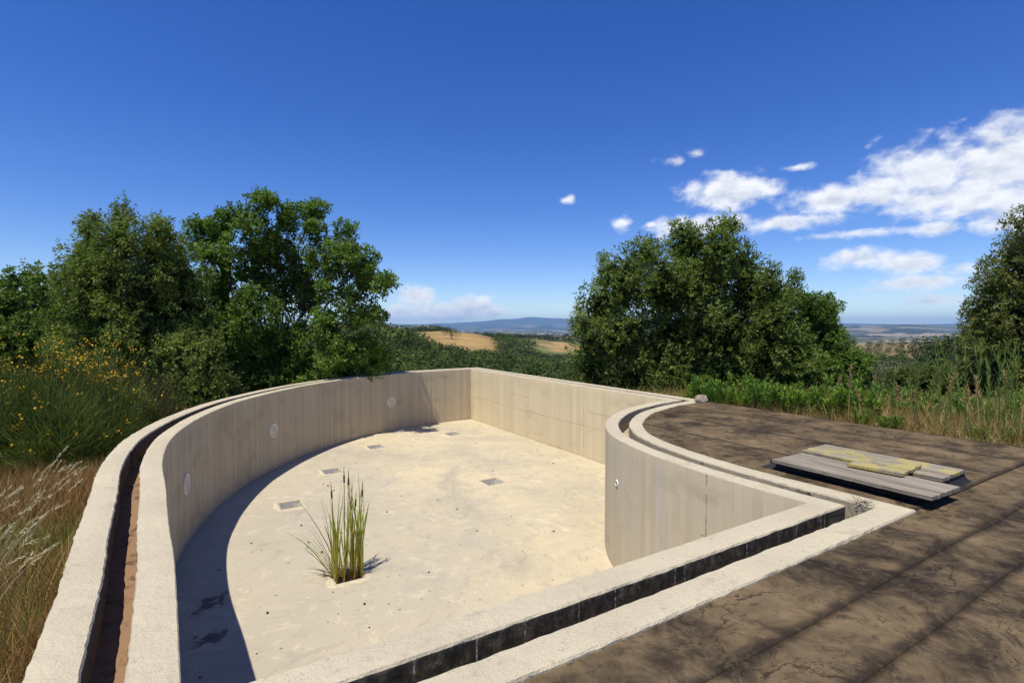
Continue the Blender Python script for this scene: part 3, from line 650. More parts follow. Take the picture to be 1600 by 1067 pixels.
tint = mixc(tint, (.07, .08, .05), stepf(rr, 19000, 21000))
z_min, z_max = z.min(), z.max()
ground = mesh_np('ground', np.column_stack([x, y, z]), [T, Q], M_GROUND, tint=tint, smooth=True)
tag(ground, 'dry grassy hilltop falling to wooded slopes and a wide plain', None, None, 'structure')

# ------------------------------------------------------------------ bitumen deck: slab and lapped membrane sheets
DZ = -.030
def bmax(a):
    P = offs((W2 + W3) / 2)[side_ids(1)]; o = np.argsort(P[:, 0]); a = np.asarray(a, float)
    m = P[:, 0] >= P[:, 0].min(); Pm = P[np.argmin(P[:, 0]):] ; k = np.argsort(Pm[:, 0]); return np.interp(a, Pm[k, 0], Pm[k, 1])
dk = [(-.52, -7.0), (8.79, -7.0), (8.79, 6.80)]
aa = np.linspace(8.75, 4.90, 60); dk += [(a, float(bmax(a)) - .02) for a in aa] + [(4.86, 1.95), (-.45, 1.95)]
dk = to_world(np.array(dk)); n = len(dk)
bm = bmesh.new(); tv = [bm.verts.new((px, py, DZ - .012)) for px, py in dk]; bv = [bm.verts.new((px, py, -.75)) for px, py in dk]
bm.faces.new(tv)
for q in range(n): bm.faces.new((tv[q], bv[q], bv[(q + 1) % n], tv[(q + 1) % n]))
bmesh.ops.triangulate(bm, faces=bm.faces[:]); bmesh.ops.recalc_face_normals(bm, faces=bm.faces[:])
me = bpy.data.meshes.new('deck'); bm.to_mesh(me); bm.free(); me.materials.append(M_BIT)
deck = link(bpy.data.objects.new('deck', me)); tag(deck, 'black bitumen roof deck beside the pool, dusty with dried silt', None, None, 'structure')
def sheet(A, B, lift, edge_dist, parent=deck):
    """A, B 2-D grids of pool coordinates; lift: height of one long edge lapped over the neighbour"""
    X, Y = A * CR - B * SR, A * SR + B * CR
    Z = DZ + lift + (N2.fbm(A * 1.3 + 11, B * 1.3 + 5, 4) - .47) * .012 + (N2.fbm(A * .8 + 40, B * 7 + 5, 2) - .37) * .006
    n0, n1 = A.shape; V = np.column_stack([X.ravel(), Y.ravel(), Z.ravel()]); id_ = np.arange(n0 * n1).reshape(n0, n1)
    F = np.column_stack([id_[:-1, :-1].ravel(), id_[1:, :-1].ravel(), id_[1:, 1:].ravel(), id_[:-1, 1:].ravel()])
    # turned-down rim so that the lap shows as a real step
    rim = np.concatenate([id_[0, :], id_[1:, -1], id_[-1, -2::-1], id_[-2:0:-1, 0]]); V3 = V[rim].copy(); V3[:, 2] -= .011
    k = len(V); m = len(rim); i = np.arange(m); F2 = np.column_stack([rim, rim[(i + 1) % m], k + (i + 1) % m, k + i])
    U = np.column_stack([A.ravel(), edge_dist.ravel(), B.ravel()]); U = np.vstack([U, U[rim]])
    return mesh_np('membrane_sheet', np.vstack([V, V3]), np.vstack([F, F2]), M_BIT, parent, uvw=U, smooth=True)
lines = [1.945, 1.42, 1.08, .12, -.86, -1.84, -2.82, -3.80]
for q in range(len(lines) - 1):
    b1, b0 = lines[q] + (.02 if q else 0), lines[q + 1]
    na = 150 if q < 4 else 40; nb = max(8, int((b1 - b0) / .06)) if q < 4 else 8
    a = np.linspace(-.52, 8.79, na); t = np.linspace(0, 1, nb)
    A, Tt = np.meshgrid(a, t, indexing='ij')
    w0 = vnoise(na, 7, 100 + q) * .010; w1 = vnoise(na, 7, 99 + q) * .010 if q else np.zeros(na)
    B = (b0 + w0)[:, None] * (1 - Tt) + (b1 + w1)[:, None] * Tt
    sheet(A, B, .010 * (1 - Tt) + .001 + .0 * A, np.minimum(Tt, 1 - Tt) * (b1 - b0))
alines = [4.87, 5.92, 6.92, 7.88, 8.80]
for q in range(4):
    a0, a1 = alines[q] - (.02 if q else 0), alines[q + 1]; na = 26; nb = 70
    s_ = np.linspace(0, 1, na); t = np.linspace(0, 1, nb); A, Tt = np.meshgrid(a0 + (a1 - a0) * s_, t, indexing='ij')
    bm_ = np.maximum(bmax(np.clip(A[:, 0], 4.872, 8.76)), 1.9)
    if q == 0: bm_ = bmax(np.clip(A[:, 0], 4.885, 8.76))
    B = 1.86 + (bm_[:, None] - 1.86) * Tt
    sheet(A, B, .013 + .010 * s_[:, None] + 0 * B, np.minimum(np.minimum(s_, 1 - s_)[:, None] * (a1 - a0), (B - 1.86)) + 0 * B)

# ------------------------------------------------------------------ hatch and the boards lying on it
hatch = empty('roof_hatch', (*W(5.86, 2.60), DZ + .01), ROT)
tag(hatch, 'low black bitumen hatch upstand on the deck under the loose boards', 'hatch')
def ring_box(x0, x1, y0, y1, t, z1):
    V = []; prof = [(.07, .004), (.02, .02), (.0, .05), (.0, z1 - .012), (-.012, z1), (-t + .01, z1), (-t, z1 - .01), (-t, -.02)]
    for (o_, z_) in prof: V += [(x0 - o_, y0 - o_, z_), (x1 + o_, y0 - o_, z_), (x1 + o_, y1 + o_, z_), (x0 - o_, y1 + o_, z_)]
    F = []
    for j in range(len(prof) - 1):
        for i in range(4): F.append((j * 4 + i, j * 4 + (i + 1) % 4, (j + 1) * 4 + (i + 1) % 4, (j + 1) * 4 + i))
    return np.array(V, float), np.array(F)
M_UP = mat_plain('black_bitumen', (.020, .018, .016), .65, .5, 7, .3)
V, F = ring_box(-.60, .56, -.64, .66, .12, .085)
o = mesh_np('upstand', V, F, M_UP, hatch, smooth=False)
V, F = box_arrays(-.47, .43, -.51, .53, .002, .03); mesh_np('dark_hole_slab', V, F, M_UP, hatch)  # added black slab stands in for the dark of the open hatch
def board(name, cx, cy, w, l, t, z, rz, tilt, mat, seed, label):
    """cx,cy pool coordinates of centre; w across (a), l along (b)"""
    nx, ny = 13, 40; xs = np.linspace(-w / 2, w / 2, nx); ys = np.linspace(-l / 2, l / 2, ny)
    X, Y = np.meshgrid(xs, ys, indexing='ij'); rg = np.random.default_rng(seed)
    Y = Y + np.where(np.abs(Y) > l / 2 - .001, rg.normal(0, .004, (nx, 1)), 0) ; X = X + np.where(np.abs(X) > w / 2 - .001, rg.normal(0, .0028, (1, ny)), 0)
    ZT = t / 2 + .002 * (X / w * 2) ** 2 + (N2.fbm(X * 9 + seed, Y * 2.5, 3) - .44) * .0015
    V = np.vstack([np.column_stack([X.ravel(), Y.ravel(), ZT.ravel()]), np.column_stack([X.ravel(), Y.ravel(), (ZT - t).ravel()])])
    id_ = np.arange(nx * ny).reshape(nx, ny); F = np.column_stack([id_[:-1, :-1].ravel(), id_[1:, :-1].ravel(), id_[1:, 1:].ravel(), id_[:-1, 1:].ravel()])
    rim = np.concatenate([id_[0, :], id_[1:, -1], id_[-1, -2::-1], id_[-2:0:-1, 0]]); m = len(rim); i = np.arange(m); k = nx * ny
    F = np.vstack([F, F[:, ::-1] + k, np.column_stack([rim, rim[(i + 1) % m], k + rim[(i + 1) % m], k + rim])])
    o = mesh_np(name, V, F, mat); o.location = (*W(cx, cy), z); o.rotation_euler = (tilt[0], tilt[1], ROT + rz)
    tag(o, label, 'board', 'boards lying on the hatch'); return o
board('weathered_board', 5.42, 2.47, .545, 1.40, .032, .082, R_(-1), (0, 0), M_WOOD, 1, 'long bare grey board at the front of the hatch, nearest the pool')
board('weathered_board', 6.11, 2.60, .56, 1.30, .032, .082, R_(1.0), (0, 0), M_WOODL, 2, 'long grey board with yellow lichen specks at the back of the hatch, away from pool')
board('weathered_board', 5.80, 2.40, .55, .45, .026, .121, R_(5), (0, R_(.5)), M_WOODY, 3, 'short board covered in yellow lichen lying across the two long boards')

# rock on the end of the far curb
bm = bmesh.new(); bmesh.ops.create_icosphere(bm, subdivisions=3, radius=1.0)
for v in bm.verts:
    d = v.co.normalized(); k = 1.0
    for nrm, lim in (((.3, .2, 1), .78), ((-.9, .3, .3), .8), ((.8, -.5, .2), .75), ((0, -1, .3), .7), ((.2, 1, .1), .8), ((-.5, -.6, .6), .85), ((0, 0, -1), .55), ((.7, .3, .75), .8)):
        nv_ = Vector(nrm).normalized(); t = d.dot(nv_)
        if t > 0: k = min(k, lim / t)
    v.co = d * k * (1 + .04 * math.sin(9 * d.x + 4 * d.z) * math.sin(7 * d.y))
    v.co.x *= .17; v.co.y *= .12; v.co.z *= .105
me = bpy.data.meshes.new('rock'); bm.to_mesh(me); bm.free(); me.materials.append(M_ROCK)
rock = link(bpy.data.objects.new('rock', me)); rock.location = (*W(8.60, 6.80), .052); rock.rotation_euler = (0, R_(-8), R_(20))
tag(rock, 'grey brown rock lying on the curb where the far wall meets the deck', 'rock')

# ------------------------------------------------------------------ leaves, blades, tubes (numpy)
def unit(v): return v / np.maximum(np.linalg.norm(v, axis=-1, keepdims=True), 1e-9)
def leaves(P, D, N, L, Wd, fold=.12):
    """rhombic leaves: base P, axis D, rough normal N; returns V, F(quads)"""
    S_ = unit(np.cross(D, N)); Nn = unit(np.cross(S_, D)); L = np.asarray(L)[:, None]; Wd = np.asarray(Wd)[:, None]
    a = P; b = P + D * L * .5 + S_ * Wd * .5 + Nn * Wd * fold; c = P + D * L; d = P + D * L * .5 - S_ * Wd * .5 + Nn * Wd * fold
    V = np.stack([a, b, c, d], 1).reshape(-1, 3); F = np.arange(len(P) * 4).reshape(-1, 4); return V, F
def blades(P, H, az_, lean, curve, w, nseg=3):
    """grass blades from P: height H, heading az_, lean at base and added bend"""
    n = len(P); t = np.linspace(0, 1, nseg + 1); pos = [P.copy()]; cur = P.copy()
    hd = np.stack([np.cos(az_), np.sin(az_), np.zeros(n)], 1); up = np.array([0, 0, 1.0])
    for s in range(nseg):
        an = lean + curve * (t[s] + .5 / nseg) ; cur = cur + (np.sin(an)[:, None] * hd + np.cos(an)[:, None] * up) * (H / nseg)[:, None]; pos.append(cur)
    tw = rng.uniform(0, PI, n); sd_ = np.stack([np.cos(tw), np.sin(tw), np.zeros(n)], 1)
    V = []
    for s in range(nseg): ww = (w * (1 - .75 * t[s] ** 1.5))[:, None] * .5; V += [pos[s] - sd_ * ww, pos[s] + sd_ * ww]
    V.append(pos[-1]); k = 2 * nseg + 1; V = np.stack(V, 1).reshape(-1, 3); b = (np.arange(n) * k)[:, None]
    Q = np.vstack([b + np.array([2 * s, 2 * s + 1, 2 * s + 3, 2 * s + 2]) for s in range(nseg - 1)]) if nseg > 1 else np.zeros((0, 4), int)
    T = b + np.array([2 * nseg - 2, 2 * nseg - 1, 2 * nseg]); return V, Q, T, k
def tube(path, radii, n=6):
    path = np.asarray(path, float); m = len(path); d = unit(np.gradient(path, axis=0)); ref = np.array([.3, .9, .2])
    s = unit(np.cross(d, ref)); u = np.cross(s, d); an = np.linspace(0, 2 * PI, n, endpoint=False)
    V = (path[:, None] + (np.cos(an)[None, :, None] * s[:, None] + np.sin(an)[None, :, None] * u[:, None]) * np.asarray(radii)[:, None, None]).reshape(-1, 3)
    i, j = np.meshgrid(np.arange(m - 1), np.arange(n), indexing='ij'); j2 = (j + 1) % n
    return V, np.column_stack([(i * n + j).ravel(), (i * n + j2).ravel(), ((i + 1) * n + j2).ravel(), ((i + 1) * n + j).ravel()])
def join(parts):
    V, F, o = [], [], 0
    for v, f in parts: V.append(v); F.append(np.asarray(f) + o); o += len(v)
    return np.vstack(V), np.vstack(F)
def limb(p, q, r0, r1, seed, n=7, bend=.12, sides=6):
    rg = np.random.default_rng(seed); p = np.asarray(p, float); q = np.asarray(q, float); t = np.linspace(0, 1, n)[:, None]; L = np.linalg.norm(q - p)
    path = p * (1 - t) + q * t; off = rg.normal(0, 1, 3) * bend * L; off2 = rg.normal(0, 1, (n, 3)) * .018 * L
    path = path + off * (t * (1 - t) * 2) + off2 * np.sin(t * PI); path[:, 2] -= (np.sin(t * PI) * .04 * L)[:, 0]
    return tube(path, r0 + (r1 - r0) * t[:, 0] ** .8, sides)

def tree(name, label, base, lobes, n_leaf, colA, colB, lsize, seed, trunk_r=.12, fork=None, group='trees round the pool', density_in=.35, twig_len=.10, stems=1, cat='tree', lw=.5, per=9, nsub=1, vdir=.35, tuft=1.35, fill=.2):
    """lobes: array (k,4) of foliage masses (x,y,z,r). Trunk, limbs to each mass, sprays of leaves on its outside."""
    rg = np.random.default_rng(seed); lobes = np.asarray(lobes, float); C_ = lobes[:, :3]; Rr = lobes[:, 3]
    base = np.asarray(base, float); root = empty(name, tuple(base)); tag(root, label, cat, group)
    # sprays
    ns = n_leaf // per; sc_, sn_, sr_ = [], [], []
    for c, r in zip(C_, Rr):                    # every mass carries many tufts on its outside
        m = int(12 + 85 * r * r); dd = unit(rg.normal(size=(m, 3)) + np.array([0, 0, .15])); rd = r * np.where(rg.random(m) < density_in, rg.uniform(.4, .8, m), rg.uniform(.8, 1.1, m))
        sc_.append(c + dd * rd[:, None] * np.array([1, 1, .95])); sn_.append(dd); sr_.append((rg.uniform(.09, .20, m) + .09 * r) * rg.choice([.7, 1, 1.25], m))
    sc_, sn_, sr_ = np.vstack(sc_), np.vstack(sn_), np.concatenate(sr_); inn = np.zeros(len(sc_))
    for c, r in zip(C_, Rr): inn = np.maximum(inn, 1 - np.linalg.norm(sc_ - c, axis=1) / r)
    okk = (rg.random(len(sc_)) < np.where(inn > .5, .15, np.where(inn > .3, .55, 1.0))) & (sc_[:, 2] > base[2] + .05)
    sc_, sn_, sr_ = sc_[okk], sn_[okk], sr_[okk]; stone = rg.random(len(sc_))
    li = rg.choice(len(sc_), ns, p=sr_ ** 2 / (sr_ ** 2).sum()); d = unit(rg.normal(size=(ns, 3)) + sn_[li] * .55)
    P = sc_[li] + d * (sr_[li] * rg.uniform(.45, 1.1, ns))[:, None] * np.array([1, 1, tuft])
    clump = np.clip(stone[li] * .8 + rg.random(ns) * .3 - .05, 0, 1); ctr = C_.mean(0)
    axis = unit(d + unit(P - ctr) * .5 + np.array([0, 0, vdir]) + rg.normal(0, .35, (ns, 3)))
    Pp = np.repeat(P, per, 0); ax = np.repeat(axis, per, 0); k = len(Pp)
    s = rg.uniform(-.6, 1.0, k)[:, None]; side = unit(np.cross(ax, rg.normal(size=(k, 3))))
    Lp = Pp + ax * s * twig_len + side * rg.uniform(0, .35, (k, 1)) * twig_len
    D = unit(ax * .7 + side * 1.0 + rg.normal(0, .25, (k, 3))); N = unit(ax + np.array([0, 0, .5]) + rg.normal(0, .55, (k, 3)))
    L = rg.uniform(.7, 1.25, k) * lsize; V, F = leaves(Lp, D, N, L, L * lw * rg.uniform(.85, 1.15, k))
    f = np.clip(np.repeat(clump, per) * .8 + rg.random(k) * .3, 0, 1)[:, None]; tt = np.asarray(colA) * (1 - f) + np.asarray(colB) * f
    tt = tt * rg.uniform(.85, 1.15, (k, 1)); tt = np.repeat(tt, 4, 0)
    # large leaves added inside the crown, tinted dark as its shade, closing the view
    ni = int(fill * n_leaf); lj = rg.choice(len(Rr), ni, p=Rr ** 3 / (Rr ** 3).sum()); Pi = C_[lj] + unit(rg.normal(size=(ni, 3))) * (Rr[lj] * rg.uniform(0, .72, ni))[:, None]; Pi[:, 2] = np.maximum(Pi[:, 2], base[2] + .1)
    Vi, Fi = leaves(Pi, unit(rg.normal(size=(ni, 3))), unit(rg.normal(size=(ni, 3))), np.full(ni, lsize * 2.2), np.full(ni, lsize * 1.3))
    V, F = join([(V, F), (Vi, Fi)]); tt = np.vstack([tt, np.repeat(np.asarray(colA) * rg.uniform(.7, 1.2, (ni, 1)), 4, 0)])
    mesh_np('crown', V - base, F, M_LEAF, root, tint=tt)
    # wood
    parts = []; fk = np.asarray(fork if fork is not None else base + np.array([0, 0, .35 * (C_[:, 2].max() - base[2])]))
    for q in range(stems):
        off = rg.normal(0, .25, 3) * (stems > 1); off[2] = 0
        parts.append(limb(base + off * .4 - np.array([0, 0, .15]), fk + off * 1.6, trunk_r * (1 if stems == 1 else .75), trunk_r * .62, seed + 5 + q, 8, .05, 9))
    order = np.argsort(-Rr)
    for q, j in enumerate(order):
        h0 = rg.uniform(.75, 1.0); st = fk + (rg.normal(0, .12, 3) * (stems > 1))
        parts.append(limb(st, C_[j] * .82 + st * .18, trunk_r * .26 * min(1, .5 + Rr[j]), trunk_r * .08, seed + 50 + q, 9, .16, 5))
        for e in range(nsub): parts.append(limb(C_[j] + (st - C_[j]) * rg.uniform(0, .35), C_[j] + unit(rg.normal(size=3) + np.array([0, 0, .3])) * Rr[j] * .9, trunk_r * .08, .004, seed * 3 + q * 5 + e, 5, .1, 4))
    V, F = join(parts); mesh_np('trunk', V - base, F, M_BARK, root, smooth=True); return root
def lobes_px(lst, Y, seed, depth, back=1):
    """foliage masses read off the photograph as (column,row,radius px) on a tree standing at depth Y; masses spread through the crown's thickness"""
    rg = np.random.default_rng(seed); out = []
    for (px, py, rp) in lst:
        rp = max(rp - 4, rp * .72); py = py + 6
        dy = rg.uniform(-.55, .1) * depth if rp < 45 else rg.uniform(-.3, .1) * depth
        Yy = Y + dy; p = ray(px, py, Yy); out.append((*p, rp / 800 * Yy))
    k = len(out)
    for q in range(k * back):                       # the side turned away
        x_, y_, z_, r_ = out[q % k]; yn = Y + rg.uniform(.35, 1.0) * depth; out.append((x_ * yn / y_ + rg.normal(0, .15), yn, z_ - rg.uniform(.1, .5), r_ * rg.uniform(.75, 1.0)))
    return np.array(out)
OLIVE_A, OLIVE_B = (.045, .072, .013), (.215, .27, .058)
OAK_A, OAK_B = (.050, .090, .013), (.185, .275, .048)
def gz(x, y): return float(terrain(x, y))
def basep(px, Y): x_ = (px - 800) / 800 * Y; return (x_, Y, gz(x_, Y) - .05)

tree('holm_oak', 'broad dark evergreen oak with twin peaked crown right of the valley view', basep(1080, 17), lobes_px([
    (935, 470, 34), (925, 530, 30), (915, 500, 18), (930, 580, 34), (975, 430, 42), (1005, 395, 26), (1010, 378, 12), (975, 520, 48), (985, 585, 42), (1040, 440, 52), (1070, 380, 34), (1065, 358, 16), (1085, 362, 14), (1045, 540, 56), (1060, 590, 40),
    (1100, 430, 50), (1130, 385, 32), (1130, 355, 18), (1146, 346, 10), (1115, 352, 10), (1160, 400, 24), (1120, 510, 60), (1130, 585, 44), (1170, 450, 44), (1185, 530, 54), (1195, 590, 40), (1212, 455, 28), (1222, 490, 34), (1240, 540, 34), (1238, 432, 12), (1250, 590, 34), (1200, 420, 16), (950, 410, 14), (940, 435, 16), (905, 497, 10)], 17, 1, 2.6),
    190000, OLIVE_A, OLIVE_B, .082, 11, .16, stems=3, density_in=.3)
tree('young_oak', 'loose small oak with round leaves at the right edge of the big evergreen', basep(1310, 18.5), lobes_px([
    (1262, 482, 22), (1285, 484, 18), (1292, 462, 9), (1248, 462, 14), (1285, 535, 32), (1318, 535, 16), (1310, 570, 34), (1340, 565, 16), (1275, 580, 36), (1335, 595, 24), (1300, 512, 16), (1352, 556, 7), (1272, 468, 10), (1300, 480, 10)], 18.5, 2, 1.3),
    42000, (.05, .09, .014), (.15, .23, .04), .095, 12, .08, density_in=.3)
tree('holm_oak', 'dark evergreen tree cut off by the right edge of the picture', basep(1640, 15), lobes_px([
    (1590, 350, 16), (1600, 340, 24), (1575, 400, 26), (1560, 420, 18), (1540, 410, 10), (1550, 450, 30), (1535, 480, 26), (1600, 420, 50), (1590, 500, 56), (1545, 520, 32), (1530, 545, 22), (1570, 570, 44), (1650, 380, 60), (1680, 470, 80), (1660, 560, 70), (1720, 420, 60), (1740, 540, 60), (1640, 320, 30), (1680, 330, 36)], 15, 3, 1.8),
    95000, (.05, .066, .014), (.22, .225, .052), .075, 13, .15, stems=2, density_in=.3, twig_len=.12)
tree('holm_oak', 'dense dark evergreen oak left of the wide oak, with several pointed tops', basep(215, 13.2), lobes_px([
    (140, 400, 32), (150, 360, 22), (135, 350, 12), (195, 375, 34), (195, 345, 18), (200, 330, 9), (245, 385, 34), (250, 358, 18), (245, 345, 10), (270, 365, 16), (170, 370, 14), (165, 440, 56), (225, 450, 60), (275, 430, 44), (130, 480, 44), (190, 520, 62), (260, 520, 60), (290, 480, 44), (300, 560, 46), (240, 590, 56), (160, 580, 50), (110, 430, 20), (120, 540, 36), (320, 610, 30), (280, 600, 46)], 13.2, 4, 2.0),
    150000, OLIVE_A, (.225, .275, .058), .068, 14, .14, stems=3, density_in=.3)
tree('oak', 'wide spreading oak with open crown and visible branches behind the curved wall', basep(435, 16), lobes_px([
    (330, 370, 26), (315, 390, 18), (310, 355, 14), (345, 345, 16), (350, 410, 34), (385, 335, 22), (405, 318, 14), (420, 310, 10), (395, 360, 28), (400, 420, 38), (420, 380, 26), (452, 330, 12), (455, 350, 18), (462, 400, 32), (480, 325, 14), (500, 330, 18), (498, 360, 20), (510, 400, 28), (540, 360, 18), (535, 390, 22), (550, 415, 26), (570, 400, 18), (580, 430, 18), (600, 440, 11), (606, 433, 6), (565, 455, 20), (530, 450, 26), (490, 450, 28), (450, 460, 30), (400, 480, 36), (350, 470, 36),
    (345, 530, 44), (400, 550, 44), (460, 530, 30), (510, 500, 22), (550, 490, 16), (575, 485, 12), (590, 490, 8), (520, 540, 30), (560, 540, 26), (470, 580, 34), (540, 580, 28), (380, 590, 36), (430, 600, 30), (590, 560, 22), (330, 440, 28)], 16, 5, 2.4, 0),
    115000, OAK_A, OAK_B, .085, 15, .15, nsub=4, fill=.02, tuft=1.05, fork=ray(435, 560, 16), density_in=.25, lw=.6)
tree('oak', 'small oak at the far left edge behind the broom', basep(30, 17), lobes_px([
    (45, 425, 16), (30, 435, 18), (65, 430, 16), (80, 450, 20), (40, 470, 30), (85, 480, 26), (10, 480, 28), (60, 520, 40), (-30, 460, 40), (-60, 500, 60), (0, 540, 46), (100, 540, 40), (-100, 440, 50), (8, 440, 8)], 17, 6, 1.8),
    48000, OAK_A, (.165, .23, .044), .10, 16, .12, density_in=.3, lw=.6)
# light green shrubs looking over the curb below the trees
for (px, py, rp, Y, sd_, lb) in ((305, 618, 22, 12.2, 21, 'small pale green bush just behind the curb, left of its twin'), (352, 606, 15, 13.0, 22, 'smaller pale green bush behind the curb, below the wide oak'),
                                (560, 572, 20, 19.5, 23, 'yellow green bush behind the curb right of the wide oak')):
    tree('shrub', lb, basep(px, Y), lobes_px([(px, py, rp), (px - rp * .7, py + rp * .5, rp * .7), (px + rp * .8, py + rp * .4, rp * .7), (px, py + rp * 1.2, rp), (px + rp * .3, py - rp * .7, rp * .4), (px - rp * .4, py - rp * .6, rp * .35)], Y, sd_, .4, 1),
         3600, (.07, .10, .028), (.17, .20, .065), .075, sd_, .03, group='bushes behind the curb', cat='bush', vdir=.8)

for (px, py, rp, Y, sd_, lb) in ((1420, 580, 17, 21, 24, 'low green bush beyond the meadow, left of the other two'), (1462, 584, 18, 18, 25, 'middle one of three low bushes beyond the meadow'), (1512, 578, 22, 17, 26, 'low bush beyond the meadow touching the right hand evergreen')):
    tree('shrub', lb, basep(px, Y), lobes_px([(px, py, rp), (px - rp * 1.1, py + rp * .4, rp * .8), (px + rp * 1.2, py + rp * .3, rp * .8), (px, py + rp * .9, rp), (px + rp * .9, py + rp, rp * .8), (px - rp * .9, py + rp, rp * .8)], Y, sd_, .6, 1),
         7000, (.05, .07, .016), (.16, .18, .05), .08, sd_, .03, group='bushes beyond the meadow', cat='bush', vdir=.6)

# ------------------------------------------------------------------ spanish broom: sheaves of thin green stems with yellow flowers
def broom(label, ctrs, n, flowers, seed, colA=(.034, .056, .012), colB=(.15, .185, .04)):
    rg = np.random.default_rng(seed); ctrs = np.array(ctrs, float); base = np.array([ctrs[:, 0].mean(), ctrs[:, 1].mean(), gz(ctrs[:, 0].mean(), ctrs[:, 1].mean())])
    root = empty('broom_bush', tuple(base)); tag(root, label, 'bush', 'broom bushes left of the pool')
    ci = rg.choice(len(ctrs), n, p=ctrs[:, 2] ** 2 / (ctrs[:, 2] ** 2).sum()); cx = ctrs[ci]
    th = rg.uniform(0, 2 * PI, n); el_ = np.arccos(rg.uniform(.05, 1, n)); dirs = np.stack([np.sin(el_) * np.cos(th), np.sin(el_) * np.sin(th), np.cos(el_)], 1)
    start = np.stack([cx[:, 0], cx[:, 1], terrain(cx[:, 0], cx[:, 1])], 1) + dirs * (cx[:, 2] * rg.uniform(.3, .95, n) * (1 + .25 * np.sin(th * 3 + ci * 2) * np.sin(el_ * 5 + ci)))[:, None] * np.array([1, 1, 1])
    start[:, 2] = start[:, 2] * 1.0; sc = cx[:, 3] / cx[:, 2]; start[:, 2] = terrain(cx[:, 0], cx[:, 1]) + (start[:, 2] - terrain(cx[:, 0], cx[:, 1])) * sc + .05
    az_ = th + rg.normal(0, .9, n); lean = el_ * .75 + rg.normal(0, .35, n)
    H = rg.uniform(.14, .42, n); V, Q, T, k = blades(start, H, az_, lean, rg.uniform(-.4, .5, n), rg.uniform(.006, .013, n), 3)
    f = np.clip(rg.random(n) * .6 + (N2.fbm(start[:, 0] * 2.5, start[:, 1] * 2.5 + start[:, 2] * 3, 2) - .2) * .9, 0, 1)[:, None]; tt = np.repeat(np.asarray(colA) * (1 - f) + np.asarray(colB) * f, k, 0)
    mesh_np('stems', V - base, [Q, T], M_GRASS, root, tint=tt)
    tips = V.reshape(n, k, 3)[:, -1]; tp = tips[(tips[:, 2] > np.quantile(tips[:, 2], .25))]
    if flowers:
        nz_ = N2.fbm(tp[:, 0] * 1.6 + 4, tp[:, 1] * 1.6 + tp[:, 2] * 1.3, 2); tp = tp[nz_ > .36]; hz = (tp[:, 2] - tp[:, 2].min()) / (np.ptp(tp[:, 2]) + 1e-6)
        tp = tp[rg.permutation(len(tp))]; hz = (tp[:, 2] - tp[:, 2].min()) / (np.ptp(tp[:, 2]) + 1e-6); tp = tp[rg.random(len(tp)) < .03 + hz ** 3][:flowers]; m = 4; Pq = np.repeat(tp, m, 0) + rg.normal(0, .022, (len(tp) * m, 3))
        D = unit(rg.normal(size=(len(Pq), 3)) + np.array([0, 0, .6])); Vf, Ff = leaves(Pq, D, unit(rg.normal(size=(len(Pq), 3))), rg.uniform(.024, .042, len(Pq)), rg.uniform(.022, .036, len(Pq)))
        g_ = rg.random(len(Pq))[:, None]; tf = np.array([.62, .34, .02]) * (1 - g_) + np.array([.78, .50, .05]) * g_
        fo = mesh_np('flowers', Vf - base, Ff, M_FLOWER, root, tint=np.repeat(tf, 4, 0)); fo['kind'] = 'stuff'
    parts = []
    for q in range(16):
        c = ctrs[rg.integers(len(ctrs))]; b0 = np.array([c[0] + rg.normal(0, .12), c[1] + rg.normal(0, .12), gz(c[0], c[1]) - .05]); dd = unit(rg.normal(size=3) * np.array([.6, .6, .2]) + np.array([0, 0, 1.0]))
        parts.append(limb(b0, b0 + dd * c[3] * .75, .022, .006, seed + q, 6, .1, 5))
    V, F = join(parts); mesh_np('branches', V - base, F, M_BARK, root, smooth=True)
broom('tall broom bush with yellow flowers at the left edge of the picture', [(-6.75, 7.6, .75, 1.25), (-7.5, 8.1, 1.0, 1.6), (-7.3, 9.0, .9, 1.65), (-8.1, 7.2, 1.0, 1.5), (-8.9, 8.3, 1.2, 1.8), (-8.1, 9.6, 1.1, 1.75), (-6.6, 8.4, .55, 1.0)], 42000, 700, 41)
broom('thin dark broom bush with hardly any flowers between flowering broom and curb', [(-7.5, 10.3, .7, 1.3), (-7.9, 11.1, .8, 1.4), (-7.2, 9.6, .4, .8), (-8.3, 10.4, .7, 1.4)], 11000, 26, 42, (.03, .036, .013), (.10, .10, .036))

